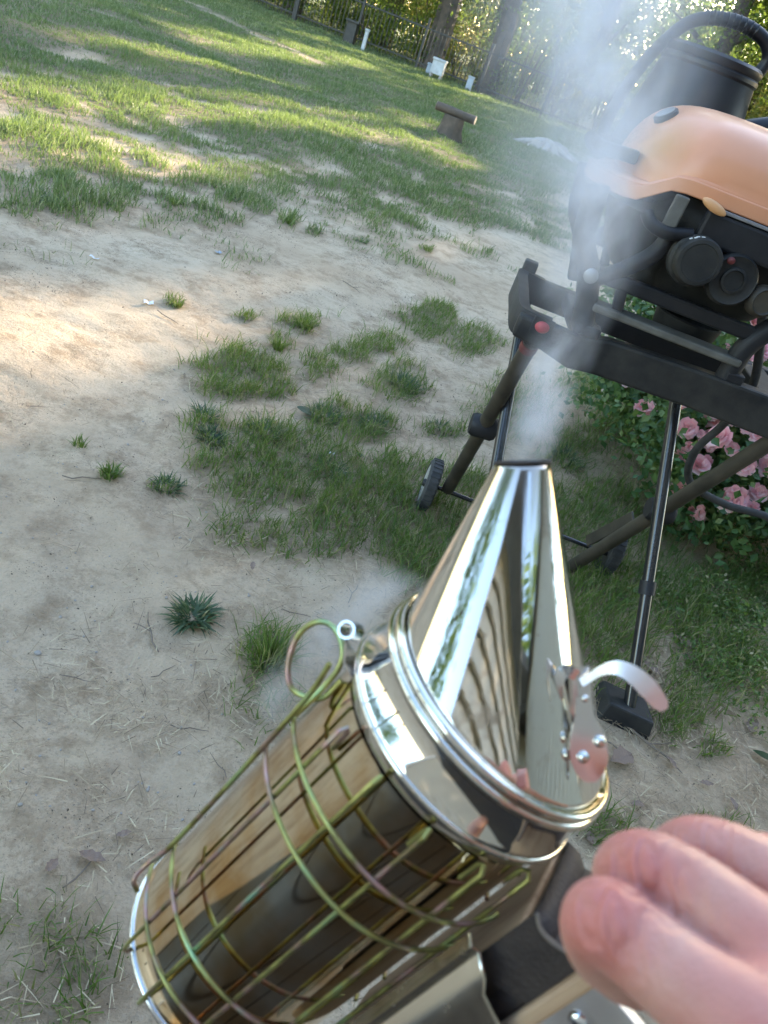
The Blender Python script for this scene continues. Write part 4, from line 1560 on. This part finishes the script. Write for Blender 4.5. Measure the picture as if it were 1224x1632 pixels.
def watering_can():
    c = Vector((.305, 2.03, .880))
    root = empty('watering_can', c)
    tag(root, 'black plastic watering can with big loop handle behind the grill lid', 'watering can')
    MB().lathe([(.0, .0), (.135, .0), (.142, .01), (.138, .06), (.122, .16), (.108, .235), (.106, .24), (.110, .245), (.110, .252), (.106, .256), (.110, .262), (.110, .270), (.104, .276), (.097, .274), (.097, .262), (.101, .24), (.114, .16)], 56).build('body', 'can_plastic', root)
    hp = smooth_path([(.100, 0, .262), (.108, 0, .305), (.075, 0, .335), (0, 0, .342), (-.075, 0, .318), (-.118, 0, .262), (-.148, 0, .185), (-.160, 0, .11), (-.158, 0, .06), (-.135, 0, .03)], 6)
    h = MB().tube(hp, .0135, 14).build('handle', 'can_plastic', root)
    for i in range(9):
        p = hp[14 + i]
        t = (hp[15 + i] - hp[13 + i])
        MB().lathe([(.0138, -.0022), (.0152, 0), (.0138, .0022)], 14, axis_mat(p, t)).build('grip_ridge', 'can_plastic', h)
    sp = smooth_path([(.09, 0, .13), (.16, .0, .175), (.24, .0, .22), (.34, .0, .29)], 6)
    s = MB().tube(sp, [.034 - .0012 * i for i in range(len(sp))], 16).build('spout', 'can_plastic', root)
    MB().lathe([(.016, 0), (.036, .03), (.038, .034), (.0, .04)], 24, axis_mat((.335, 0, .286), (.1, 0, .07))).build('rose_head', 'can_plastic', s)
    root.rotation_euler = (0, 0, rad(8))


watering_can()


# ------------------------------------------------------------------ rose bushes
def flower_mesh(seed):
    r = random.Random(seed)
    vs, fs = [], []
    for ring, (n, rad_, tilt, sz) in enumerate([(7, .009, 1.35, .026), (7, .009, 1.0, .027), (6, .007, .7, .026), (6, .005, .42, .023), (5, .003, .15, .020)]):
        for k in range(n):
            a = 2 * math.pi * (k + .5 * ring) / n + r.uniform(-.2, .2)
            d = Vector((math.cos(a), math.sin(a), 0))
            s = Vector((-math.sin(a), math.cos(a), 0))
            t = tilt + r.uniform(-.15, .15)
            up = d * math.sin(t) + Vector((0, 0, math.cos(t)))
            b = d * rad_
            o = len(vs)
            L = sz * r.uniform(.85, 1.15)
            vs += [b - s * L * .25, b + s * L * .25, b + up * L * .6 + s * L * .62 - d * .002, b + up * L * 1.0 + s * L * .36 + d * .002, b + up * L * 1.0 - s * L * .36 + d * .002, b + up * L * .6 - s * L * .62 - d * .002, b + up * L * .55 - d * .004]
            for q in ((0, 1, 6), (1, 2, 6), (2, 3, 6), (3, 4, 6), (4, 5, 6), (5, 0, 6)):
                fs.append(tuple(o + i for i in q))
    me = bpy.data.meshes.new('flower')
    me.from_pydata([tuple(v) for v in vs], [], fs)
    me.polygons.foreach_set('use_smooth', [True] * len(fs))
    me.update()
    me.materials.append(M['petal'])
    return me


FL = [flower_mesh(s) for s in range(4)]


def rose_bush(cx, cy, rx, ry, h, nl_, lab, flowers):
    r = np.random.default_rng(int(cx * 100))
    z0 = float(hgt(np.array([cx]), np.array([cy]))[0])
    root = empty('rose_bush', (cx, cy, z0))
    tag(root, lab, 'rose bush')
    O = Vector((cx, cy, z0))
    for i in range(14):
        a = r.uniform(0, 6.283)
        e = Vector((math.cos(a) * rx * r.uniform(.4, .95), math.sin(a) * ry * r.uniform(.4, .95), h * r.uniform(.5, .95)))
        MB().tube([(0, 0, -.02), e * .5 + Vector((0, 0, h * .15)), e], [.007, .005, .003], 6).build('stem', 'rose_stem', root)
    nc = 60
    a = r.uniform(0, 6.283, nc)
    q = np.sqrt(r.random(nc))
    CC = np.stack([q * np.cos(a) * rx, q * np.sin(a) * ry, .05 + (h - .05) * r.random(nc) * np.sqrt(np.clip(1 - .6 * q ** 2, .2, 1))], 1)
    fp = np.array([list(p - O) for p in flowers]) if flowers else np.zeros((0, 3))
    if len(fp):
        CC = np.concatenate([CC, fp - np.array([-.012, -.05, .045])])
    C = CC[r.integers(0, len(CC), nl_)] + r.normal(size=(nl_, 3)) * np.array([.07, .07, .05])
    C = C[C[:, 2] > .01]
    for q in fp:         # blossoms sit clear of the leaves
        for o_ in ((0, 0, 0), (-.01, -.035, .03), (-.02, -.07, .06)):
            C = C[((C - q - np.array(o_)) ** 2).sum(1) > .038 ** 2]
    N = r.normal(size=(len(C), 3)) * .7 + np.array([0, -.25, .7])
    N /= np.linalg.norm(N, axis=1)[:, None]
    v, f = leaf_quads(C, N, r.uniform(.018, .04, len(C)), .66)
    link('foliage', np_mesh('foliage', v, f), M['rose_leaf'], root)
    for i, p in enumerate(flowers):
        o = link('flower', FL[i % 4], None, root, p - O)
        s = r.choice((.35, .5, .7, .85, 1.0))
        o.scale = (s, s, s)
        d = (CO - p).normalized() + Vector((r.normal(0, .5), r.normal(0, .5), .5 + r.normal(0, .3)))
        o.rotation_euler = d.to_track_quat('Z', 'Y').to_euler()


fl1 = [aty(px, py, Y) for (px, py, Y) in [(1190, 568, 2.25), (1207, 600, 2.25), (1215, 560, 2.3), (1095, 683, 2.2), (1118, 692, 2.2), (1098, 712, 2.2), (1120, 702, 2.22), (1132, 715, 2.25), (1112, 742, 2.15), (1165, 716, 2.2), (1150, 660, 2.3), (1146, 655, 2.3), (1145, 625, 2.35), (1190, 683, 2.2),
                                          (1187, 742, 2.15), (1172, 780, 2.1), (1165, 798, 2.1), (1206, 786, 2.15), (1196, 810, 2.1), (1172, 795, 2.1), (1135, 668, 2.3), (1217, 640, 2.3), (1185, 545, 2.4), (1216, 690, 2.3), (1200, 510, 2.4), (1222, 745, 2.2), (1240, 720, 2.2), (1260, 640, 2.3), (1250, 800, 2.2)]]
fl2 = [aty(px, py, Y) for (px, py, Y) in [(1010, 604, 2.5), (1000, 600, 2.5), (1033, 618, 2.5), (1028, 655, 2.45), (1022, 650, 2.45), (1000, 455, 2.8), (1012, 460, 2.8), (1085, 483, 2.75), (1072, 478, 2.75), (1100, 492, 2.75), (1150, 490, 2.7), (1165, 490, 2.7), (1180, 494, 2.7), (1008, 548, 2.6), (1020, 543, 2.6), (1042, 548, 2.65), (1110, 575, 2.6), (1130, 460, 2.8), (1045, 470, 2.8)]]
fl1 += [aty(random.uniform(1085, 1224), random.uniform(640, 830), random.uniform(2.1, 2.3)) for _ in range(16)]
fl2 += [aty(random.uniform(990, 1224), random.uniform(440, 620), random.uniform(2.5, 2.8)) for _ in range(14)]
rose_bush(1.30, 2.38, .42, .36, .62, 15000, 'pink rose bush in full bloom beside the grill stand hose', fl1)
rose_bush(.98, 2.85, .42, .30, .66, 11000, 'smaller pink rose bush seen through the grill stand frame', fl2)


# ------------------------------------------------------------------ bee smoker
# pose in camera axes (right, down, forward); axis runs from base to cone
so_ = np.array([.0322, .085, .3001])
sa_ = np.array([.6084, -.6978, -.378])
sa_ /= np.linalg.norm(sa_)
tipd = .28 * np.array([(833 - 612) / FPX, (737 - 816) / FPX, 1]) - so_
e1_ = tipd - (tipd @ sa_) * sa_
TIPOFF = float(np.linalg.norm(e1_))
TIPZ = float(tipd @ sa_)
e1_ /= TIPOFF
X_ = -e1_
Y_ = np.cross(sa_, X_)
if np.dot(Y_, -so_) < 0:          # +Y must face the viewer
    pass


def c2w(v):
    return CR * float(v[0]) - CU * float(v[1]) + FW * float(v[2])


SX, SZ = c2w(X_), c2w(sa_)
SY = SZ.cross(SX)
SM = Matrix((SX, SY, SZ)).transposed().to_4x4()
BASE = .1717
SM.translation = CO + c2w(so_) - SZ * BASE
YS = 1.0 if (CO - SM.translation).dot(SY) > 0 else -1.0      # side of the smoker that faces the viewer


def px_local(x, y, Yl):
    """pixel ray cut with the smoker-local plane Y = Yl -> local coordinates (origin at the base)"""
    inv = SM.inverted()
    a = inv @ CO
    d = inv.to_3x3() @ pray(x, y)
    return a + d * ((Yl - a.y) / d.y)


def smoker():
    root = empty('bee_smoker', mat=SM)
    tag(root, 'shiny stainless steel bee smoker with slanted cone spout and wire cage, held up', 'bee smoker')
    B = BASE
    ang = lambda deg: YS * rad(180 - deg)      # deg measured from the spout side round towards the viewer

    def cyl(deg, z, R):
        a = ang(deg)
        return Vector((R * math.cos(a), R * math.sin(a), z + B))
    # barrel
    pr = [(.0505, .000), (.0515, .0015), (.0515, .006), (.0502, .008), (.0500, .012), (.0500, B - .010), (.0503, B - .008)]
    barrel = MB().lathe(pr + [(.0490, B - .008), (.0488, .004), (.0, .004)], 128).build('barrel', 'steel_heat', root)
    MB().tube([Vector((.0512 * math.cos(2 * math.pi * i / 96), .0512 * math.sin(2 * math.pi * i / 96), .002)) for i in range(96)], .0018, 10, True).build('base_bead', 'steel_dull', barrel)
    # lid collar
    lid = MB().lathe([(.0512, B - .006), (.0522, B - .004), (.0530, B - .001), (.0532, B + .0005), (.0526, B + .003), (.0513, B + .005), (.0508, B + .014), (.0510, B + .016)], 128).build('lid_collar', 'steel', root)
    MB().tube([Vector((.0528 * math.cos(2 * math.pi * i / 96), .0528 * math.sin(2 * math.pi * i / 96), B + .0000)) for i in range(96)], .0014, 10, True).build('collar_bead', 'steel', lid)
    for z, R in ((B + .0185, .0510), (B + .0222, .0500)):
        MB().tube([Vector((R * math.cos(2 * math.pi * i / 96), R * math.sin(2 * math.pi * i / 96), z)) for i in range(96)], .0019, 12, True).build('rolled_bead', 'steel', lid)
    # oblique cone
    zb, zt, r0, r1 = B + .0235, B + TIPZ, .0487, .0098
    n, rows = 128, 40
    tipc = Vector((-TIPOFF, 0, zt))
    tilt = Matrix.Rotation(rad(-45), 3, 'Y')
    vs, fs = [], []
    for j in range(rows + 1):
        t = j / rows
        for k in range(n):
            a = 2 * math.pi * k / n
            p0 = Vector((r0 * math.cos(a), r0 * math.sin(a), zb))
            p1 = tipc + tilt @ Vector((r1 * math.cos(a), r1 * math.sin(a), 0))
            vs.append(p0.lerp(p1, t))
    for j in range(rows):
        for k in range(n):
            k2 = (k + 1) % n
            fs.append((j * n + k, j * n + k2, (j + 1) * n + k2, (j + 1) * n + k))
    cone = MB().add(vs, fs).build('cone', 'cone_steel', root)
    MB().tube([tipc + tilt @ Vector((r1 * math.cos(2 * math.pi * i / 48), r1 * math.sin(2 * math.pi * i / 48), 0)) for i in range(48)], .0007, 8, True).build('mouth_rim', 'soot', cone)
    sl = cone.modifiers.new('solid', 'SOLIDIFY')
    sl.thickness = .0006

    def on_cone(deg, t, out=0.0):
        a = ang(deg)
        p0 = Vector((r0 * math.cos(a), r0 * math.sin(a), zb))
        p1 = tipc + tilt @ Vector((r1 * math.cos(a), r1 * math.sin(a), 0))
        p = p0.lerp(p1, t)
        q0 = Vector((r0 * math.cos(a + .01), r0 * math.sin(a + .01), zb))
        nrm = (q0 - p0).cross(p1 - p0)
        nrm.normalize()
        if nrm.dot(Vector((math.cos(a), math.sin(a), 0))) < 0:
            nrm = -nrm
        return p + nrm * out, nrm, (p1 - p0).normalized()
    # seam down the cone
    A, Bq = [], []
    for j in range(12):
        t = .01 + j / 11 * .96
        A.append(on_cone(118, t, .0002)[0])
        Bq.append(on_cone(122.5, t, .0002)[0])
    MB().sheet(A, Bq, .0005).build('seam', 'steel', cone)
    # lifting tab: riveted plate + curled strap at the bellows side
    inv = SM.inverted()
    dcone = (SM @ on_cone(160, .17)[0] - CO).dot(FW)

    def L(x, y, d):
        return inv @ atd(x, y, d)
    rows_ = [(1062, 913, 938), (1110, 917, 942), (1140, 916, 946), (1158, 911, 957), (1178, 908, 965), (1200, 907, 968), (1216, 910, 967), (1230, 916, 962), (1240, 924, 955), (1246, 932, 948)]
    A = [L(x0, y, dcone - .0030 - .00003 * (y - 1150)) for y, x0, x1 in rows_]
    Bq = [L(x1, y, dcone - .0030 - .00003 * (y - 1150)) for y, x0, x1 in rows_]
    plate = MB().sheet(A, Bq, .0008).build('tab_plate', 'steel_dull', cone, True)
    for x, y, r_ in ((929, 1206, .0023), (955, 1181, .0023), (932, 1113, .0014)):
        MB().ellipsoid(L(x, y, dcone - .0034 - .00003 * (y - 1150)), (r_,) * 3, None, 14, 8).build('rivet', 'steel', plate)
    MB().tube([L(x, y, dcone - .0005) for x, y in ((915, 1070), (918, 1130), (925, 1180), (935, 1220))], .0022, 8).build('tab_spacer', 'steel_dull', plate)

    def ribbon(pts, name, mat_):
        P = smooth_path([L(x, y, d) for x, y, d, w in pts], 5)
        ws = np.interp(np.linspace(0, len(pts) - 1, len(P)), range(len(pts)), [w * .22 / FPX for *_, w in pts])
        A, Bq = [], []
        for i, p in enumerate(P):
            t = P[min(i + 1, len(P) - 1)] - P[max(i - 1, 0)]
            ax = t.cross(inv @ CO - p).normalized()
            A.append(p - ax * float(ws[i]))
            Bq.append(p + ax * float(ws[i]))
        MB().sheet(A, Bq, .0008).build(name, mat_, cone, True)
    d0 = dcone - .004
    ribbon([(926, 1088, d0, 8), (940, 1080, d0 - .001, 7), (958, 1069, d0 - .003, 9), (983, 1064, d0 - .006, 13), (1010, 1076, d0 - .008, 17), (1034, 1098, d0 - .009, 18), (1052, 1121, d0 - .009, 15), (1059, 1132, d0 - .009, 7)], 'lifting_tab', 'tab_steel')
    ribbon([(920, 1078, d0, 10), (908, 1070, d0 - .001, 12), (897, 1072, d0 - .0015, 12), (890, 1088, d0 - .001, 10), (891, 1112, d0, 7)], 'tab_ear', 'steel_dull')
    # latch at the far edge of the lid
    m = MB()
    a0 = cyl(30, -.004, .0525)
    dr = Vector((math.cos(ang(30)), math.sin(ang(30)), 0))
    tg = Vector((-dr.y, dr.x, 0))
    Zv = Vector((0, 0, 1))
    m.sheet([a0 - tg * .007, a0 - tg * .006 + dr * .006 + Zv * .003, a0 - tg * .004 + dr * .010 + Zv * .009], [a0 + tg * .007, a0 + tg * .006 + dr * .006 + Zv * .003, a0 + tg * .004 + dr * .010 + Zv * .009], .0009)
    la = m.build('latch', 'steel_dull', root, True)
    m = MB()
    lc = a0 + dr * .010 + Zv * .0125
    m.lathe([(.0026, -.0055), (.0034, -.0055), (.0034, .0055), (.0026, .0055), (.0026, -.0055)], 20, axis_mat(lc, tg * .7 + dr * .5 + Zv * .3))
    m.build('latch_roll', 'steel_dull', la)
    # wire guard: long wires
    RG = .0560
    wr = .00098

    def hookwire(deg, zt_, zb_):
        pts = [cyl(deg, zt_ - .012, RG - .0046), cyl(deg, zt_ - .002, RG - .0040), cyl(deg, zt_, RG - .0022), cyl(deg, zt_ - .002, RG), cyl(deg, zt_ - .02, RG), cyl(deg, (zt_ + zb_) / 2, RG), cyl(deg, zb_ + .006, RG)]
        # foot hook under the base
        pts += [cyl(deg, -B + .001, RG - .001), cyl(deg, -B - .001, RG - .0035)]
        MB().tube(pts, wr, 10).build('guard_wire', 'zinc', root)
    for d in (58, 81, 105.5, 131, 156, 204, 229, 254, 279):
        hookwire(d, -.008 - .002 * math.sin(d), -B)
    for z in (-.146, -.1245, -.0535, -.034):
        pts = []
        for i in range(61):
            d = 33 + (327 - 33) * i / 60
            if 172 < d < 188:
                pass
            pts.append(cyl(d, z + .0006 * math.sin(d * .07 + z * 300), RG + wr * 1.7))
        # two halves, open at the bellows
        h1 = [p for i, p in enumerate(pts) if 33 + 4.9 * i <= 168]
        h2 = [p for i, p in enumerate(pts) if 33 + 4.9 * i >= 192]
        MB().tube(h1, wr, 10).build('guard_ring', 'zinc', root)
        MB().tube(h2, wr, 10).build('guard_ring', 'zinc', root)
    # hanging hook on the spout side: long straight wire and a round loop
    l1 = [cyl(44, -.150, RG + .004), cyl(42, -.146, RG + .008), cyl(38, -.140, RG + .006), cyl(38, -.12, RG + .0035), cyl(37, -.05, RG + .0035), cyl(36, -.02, RG + .004), cyl(35, -.005, RG + .006)]
    MB().tube(smooth_path(l1, 5), wr * 1.15, 10).build('hook_wire', 'zinc', root)
    # loop from its pixels, in the plane beyond the barrel
    lp = []
    for (x, y, d) in [(545, 1085, .296), (515, 1112, .298), (487, 1110, .300), (466, 1098, .302), (459, 1076, .303), (462, 1045, .304), (474, 1015, .304), (492, 997, .304), (512, 991, .303), (531, 999, .302), (543, 1020, .300), (546, 1045, .299), (538, 1068, .298), (522, 1088, .297), (500, 1112, .297), (470, 1140, .297)]:
        lp.append(SM.inverted() @ atd(x, y, d))
    MB().tube(smooth_path(lp, 5), wr * 1.25, 10).build('hook_loop', 'zinc', root)
    # ---------------- bellows
    W = .034
    bel = empty('bellows')
    bel.parent = root
    zt_b, zb_b = B - .012, B - .150
    # inner board
    MB().box((.0625, 0, (zt_b + zb_b) / 2 - .006), (.006, W * 2, .135)).build('inner_board', 'wood', bel, False, .0015)
    # leather: slightly sagging walls between the boards
    m = MB()
    ns = 7
    loopA, loopB, loopC = [], [], []
    zm, hz = (zt_b + zb_b) / 2, (zt_b - zb_b) / 2
    per = []
    for i in range(48):
        t = 2 * math.pi * i / 48
        c, s = math.cos(t), math.sin(t)
        q = (abs(c) ** 8 + abs(s) ** 8) ** (-1 / 8)
        per.append((c * q * W, zm + s * q * hz))
    vs, fs = [], []
    cols = [(.0600, 1.0), (.066, 1.01), (.071, .95), (.076, 1.0), (.0795, 1.01)]
    for x, sc in cols:
        for (yy, zz) in per:
            vs.append((x, yy * sc, zm + (zz - zm) * (1 + (sc - 1) * .5)))
    for j in range(len(cols) - 1):
        for k in range(48):
            k2 = (k + 1) % 48
            fs.append((j * 48 + k, j * 48 + k2, (j + 1) * 48 + k2, (j + 1) * 48 + k))
    m.add(vs, fs)
    le = m.build('leather', 'leather', bel, True)
    sl = le.modifiers.new('solid', 'SOLIDIFY')
    sl.thickness = .0012
    # leather top edge flap (raw pale edge)
    tp = [(.058, YS * W * 1.02, zt_b + .006), (.063, YS * W * 1.02, zt_b + .003), (.070, YS * W * 1.02, zt_b + .004), (.079, YS * W * 1.02, zt_b + .009)]
    tp = smooth_path(tp, 4)
    m = MB()
    m.sheet([p + Vector((0, 0, -.03)) for p in tp], tp, .0014 * YS)
    m.build('leather_flap', 'leather', bel, True)
    MB().tube([p + Vector((0, .0007 * YS, 0)) for p in tp], .0008, 6).build('leather_edge', 'leather_edge', bel)
    # outer board with near edge visible
    MB().box((.0825, 0, B - .062), (.0065, W * 2 + .006, .150)).build('outer_board', 'wood', bel, False, .0016)
    # steel plate and screws on the outer board
    pl = MB().box((.0980, YS * .0300, B - .052), (.0250, .0014, .086)).build('board_plate', 'tab_steel', bel, False, .0004)
    MB().box((.0980, YS * .0290, B - .0080), (.0254, .0050, .0016)).build('plate_lip', 'tab_steel', pl, False, .0004)
    for z in (B - .024, B - .075):
        MB().ellipsoid((.0930, YS * .0308, z), (.0034, .0015, .0034), None, 14, 8).build('screw', 'screw', pl)
    MB().ellipsoid((.0815, YS * (W + .003), B + .008), (.003, .0028, .0045), None, 12, 8).build('nail', 'screw', bel)
    # tin bracket plate holding the bellows to the barrel
    m = MB()
    ypl = YS * (W + .008)
    prof = [(.050, -.003), (.0525, .0006), (.0555, -.0012), (.0585, .0012), (.062, .0018), (.066, .0012), (.080, .0012), (.098, .0012)]
    topz = [B - .030, B - .030, B - .0305, B - .031, B - .033, B - .038, B - .042, B - .047]
    A = [(x, ypl + YS * o, z) for (x, o), z in zip(prof, topz)]
    Bq = [(x, ypl + YS * o, B - .150) for (x, o) in prof]
    m.sheet(A, Bq, .0009 * YS)
    m.build('bracket_plate', 'tin', bel, True)
    MB().tube([Vector(p) for p in A], .0009, 8).build('bracket_edge', 'tin', bel)


smoker()


# ------------------------------------------------------------------ hand on the bellows
def hand():
    J = lambda x, y, d: atd(x, y, d)
    mb = MB()

    def limb(joints):
        """joints: list of (point, radius): dense swept spheres via a smoothed tube"""
        pts = smooth_path([p for p, _ in joints], 6)
        rr = []
        rs = [r for _, r in joints]
        for i in range(len(joints) - 1):
            for k in range(6):
                t = k / 6
                t = t * t * (3 - 2 * t)
                rr.append(rs[i] * (1 - t) + rs[i + 1] * t)
        rr.append(rs[-1])
        mb.tube(pts, rr, 20)
        mb.ellipsoid(pts[0], (rr[0],) * 3, None, 20, 12)
        mb.ellipsoid(pts[-1], (rr[-1],) * 3, None, 20, 12)
    # index, middle, ring, little: knuckle -> middle joint -> end joint -> tip
    idx = [(J(1222, 1668, .151), .0112), (J(1105, 1578, .159), .0098), (J(1010, 1500, .168), .0094), (J(962, 1468, .172), .0094), (J(957, 1505, .190), .0088), (J(985, 1545, .209), .0078), (J(1015, 1570, .222), .0066)]
    mid = [(J(1270, 1570, .163), .0114), (J(1165, 1472, .171), .0098), (J(1065, 1400, .180), .0094), (J(1012, 1388, .184), .0092), (J(1000, 1420, .203), .0088), (J(1020, 1470, .221), .0078), (J(1050, 1500, .232), .0066)]
    rng_ = [(J(1325, 1488, .178), .0110), (J(1225, 1405, .185), .0095), (J(1135, 1362, .192), .0091), (J(1092, 1368, .197), .0093), (J(1080, 1400, .214), .0084), (J(1095, 1445, .230), .0074), (J(1120, 1475, .240), .0062)]
    lit = [(J(1365, 1430, .196), .0100), (J(1280, 1385, .203), .0082), (J(1215, 1375, .209), .0078), (J(1180, 1390, .214), .0080), (J(1165, 1415, .226), .0072), (J(1175, 1450, .238), .0064), (J(1190, 1475, .246), .0055)]
    for f in (idx, mid, rng_, lit):
        limb(f)
    # palm, back of the hand
    W0 = J(1640, 1830, .21)
    for f in (idx, mid, rng_, lit):
        limb([(f[0][0], f[0][1] * 1.02), (f[0][0].lerp(W0, .5), .0135), (W0, .017)])
    for i in range(4):
        a, b = (idx, mid, rng_, lit, lit)[i], (idx, mid, rng_, lit, lit)[i + 1]
        limb([(a[0][0].lerp(W0, .25), .0125), (b[0][0].lerp(W0, .25), .0125)])
        limb([(a[0][0].lerp(W0, .6), .0150), (b[0][0].lerp(W0, .6), .0150)])
        limb([(a[0][0].lerp(a[1][0], .22), .0103), (b[0][0].lerp(b[1][0], .22), .0103)])
    # thumb closing on the other side of the boards
    limb([(W0.lerp(idx[0][0], .25), .016), (J(1230, 1850, .175), .0125), (J(1040, 1800, .185), .0105), (J(930, 1745, .200), .0092), (J(880, 1715, .208), .0075)])
    limb([(W0.lerp(idx[0][0], .5), .015), (J(1250, 1830, .172), .0125), (J(1200, 1845, .177), .0120)])
    # wrist and forearm
    limb([(W0, .021), (J(1800, 1960, .24), .024), (J(2300, 2350, .26), .032), (J(3000, 2900, .27), .038)])
    limb([(W0 + Vector((.0, .012, .008)), .019), (J(1850, 1930, .25), .024), (J(2300, 2330, .275), .030)])
    tmp = link('hand_source', mb.mesh('hand_source'), M['skin'])
    rm = tmp.modifiers.new('remesh', 'REMESH')
    rm.mode = 'VOXEL'
    rm.voxel_size = .0008
    sm = tmp.modifiers.new('smooth', 'SMOOTH')
    sm.factor = .5
    sm.iterations = 9
    dg = bpy.context.evaluated_depsgraph_get()
    me = bpy.data.meshes.new_from_object(tmp.evaluated_get(dg))
    me.name = 'hand'
    bpy.data.objects.remove(tmp)
    nv = len(me.vertices)
    co = np.empty(nv * 3, np.float32)
    me.vertices.foreach_get('co', co)
    co = co.reshape(-1, 3)
    red = np.zeros(nv, np.float32)
    for f in (idx, mid, rng_, lit):
        for q, w, s in ((3, .75, .011), (0, .6, .016), (2, .25, .010)):
            p = np.array(f[q][0]) + np.array((CO - f[q][0]).normalized()) * .006
            red = np.maximum(red, w * np.exp(-((co - p) ** 2).sum(1) / (2 * s * s)))
    # skin folds across the finger joints
    nor = np.empty(nv * 3, np.float32)
    me.vertices.foreach_get('normal', nor)
    nor = nor.reshape(-1, 3)
    disp = np.zeros(nv)
    for f in (idx, mid, rng_, lit):
        for q, amp, sg in ((3, .0010, .0062), (2, .0004, .005), (4, .0004, .004)):
            p = np.array(f[q][0])
            ax = np.array((f[q - 1][0] - f[q + 1][0]).normalized())
            d = co - p
            u = d @ ax + .0012 * np.sin(co[:, 0] * 700 + co[:, 2] * 500)
            r2 = (d ** 2).sum(1)
            disp -= amp * np.clip(np.sin(u / .0034 * 6.283) - .15, 0, 1) * np.exp(-r2 / (2 * (sg * 1.7) ** 2))
    for f in (idx, mid, rng_, lit):      # tendon ridges over the knuckles
        p = np.array(f[0][0])
        disp += .0016 * np.exp(-((co - p - np.array(CU) * .008) ** 2).sum(1) / (2 * .007 ** 2))
    co = co + nor * disp[:, None].astype(np.float32)
    me.vertices.foreach_set('co', co.astype(np.float32).ravel())
    red = np.clip(red * (.6 + .8 * fbm(co[:, 0] * 90 + 7, co[:, 1] * 90 + co[:, 2] * 60, 5)), 0, 1)
    at = me.attributes.new('redness', 'FLOAT', 'POINT')
    at.data.foreach_set('value', red.astype(np.float32))
    me.polygons.foreach_set('use_smooth', [True] * len(me.polygons))
    o = link('hand', me, M['skin'])
    if not me.materials:
        me.materials.append(M['skin'])
    tag(o, 'bare pale hand with curled fingers gripping the bellows of the smoker', 'hand')


hand()


# ------------------------------------------------------------------ smoke
def smoke(name, path, radii, dens, lab, scale, seed, thr=.42, mouth=None):
    """closed tube round a bent path; density falls off from the path, broken up by noise"""
    pts = smooth_path(path, 4)
    rr = np.interp(np.linspace(0, len(radii) - 1, len(pts)), range(len(radii)), radii)
    m = MB().tube(pts, [float(r) for r in rr], 20)
    k = NT(name)
    k.t.nodes.remove(k.b)
    pv = k.n('ShaderNodeVolumePrincipled')
    pv.inputs['Color'].default_value = (.93, .95, 1.0, 1)
    pv.inputs['Anisotropy'].default_value = .35
    co = k.coord()
    # falloff: nearest of the path's balls
    tot = None
    step = 1
    for p, r in zip(pts[::step], rr[::step]):
        vm = k.n('ShaderNodeVectorMath', operation='DISTANCE')
        k.l(co, vm.inputs[0])
        vm.inputs[1].default_value = tuple(p)
        v = k.math('SUBTRACT', 1.0, k.math('DIVIDE', vm.outputs['Value'], float(r)), clamp=True)
        tot = v if tot is None else k.math('MAXIMUM', tot, v)
    warp = k.n('ShaderNodeTexNoise')
    warp.inputs['Scale'].default_value = scale * .6
    warp.inputs['Detail'].default_value = 2
    k.l(co, warp.inputs['Vector'])
    add = k.n('ShaderNodeVectorMath', operation='MULTIPLY_ADD')
    k.l(warp.outputs['Color'], add.inputs[0])
    add.inputs[1].default_value = (1.3 / scale,) * 3
    off = k.n('ShaderNodeVectorMath', operation='ADD')
    k.l(co, off.inputs[0])
    off.inputs[1].default_value = (seed, seed * .7, seed * .3)
    k.l(off.outputs[0], add.inputs[2])
    mp = k.n('ShaderNodeMapping')
    mp.inputs['Scale'].default_value = (1, 1, .55)
    k.l(add.outputs[0], mp.inputs[0])
    nz = k.noise(mp.outputs[0], scale, 5, .6)
    nzc = k.math('MULTIPLY', k.math('SUBTRACT', nz, thr, clamp=True), 4.5)
    fall = k.math('POWER', tot, 1.3)
    d = k.math('MULTIPLY', k.math('MULTIPLY', nzc, fall), dens)
    if mouth is not None:
        vm = k.n('ShaderNodeVectorMath', operation='DISTANCE')
        k.l(co, vm.inputs[0])
        vm.inputs[1].default_value = tuple(mouth)
        near = k.math('SUBTRACT', 1.0, k.math('DIVIDE', vm.outputs['Value'], .085), clamp=True)
        d = k.math('ADD', d, k.math('MULTIPLY', k.math('MULTIPLY', k.math('MULTIPLY', near, fall), k.math('SUBTRACT', nz, .36, clamp=True)), 480.0))
    k.l(d, pv.inputs['Density'])
    k.l(pv.outputs[0], k.out.inputs['Volume'])
    o = m.build(name, k.m)
    tag(o, lab, 'smoke', kind='stuff')
    return o


smoke('smoke_plume', [atd(832, 742, .279), atd(850, 690, .285), atd(872, 610, .30), atd(905, 520, .32), atd(940, 400, .36), atd(955, 270, .41), atd(960, 120, .47), atd(975, -40, .54), atd(1000, -250, .64)],
      [.009, .012, .015, .018, .024, .033, .046, .06, .08], 68, 'pale blue-grey smoke plume rising from the cone of the smoker', 46, 1.3, .465, atd(832, 742, .279))
smoke('smoke_wisp', [atd(690, 985, .33), atd(650, 950, .33), atd(605, 945, .33), atd(560, 975, .32), atd(510, 1040, .318), atd(450, 1110, .315), atd(430, 1150, .315)],
      [.008, .013, .015, .013, .015, .015, .006], 95, 'thin wisp of smoke leaking round the hook and lid of the smoker', 45, 4.1, .42)
smoke('smoke_veil', [atd(890, 470, .40), atd(915, 330, .48), atd(935, 180, .58), atd(950, 20, .70), atd(970, -160, .86)],
      [.04, .065, .10, .14, .18], 5, 'thin pale veil of smoke drifting over the grill and towards the trees', 14, 7.7, .36)
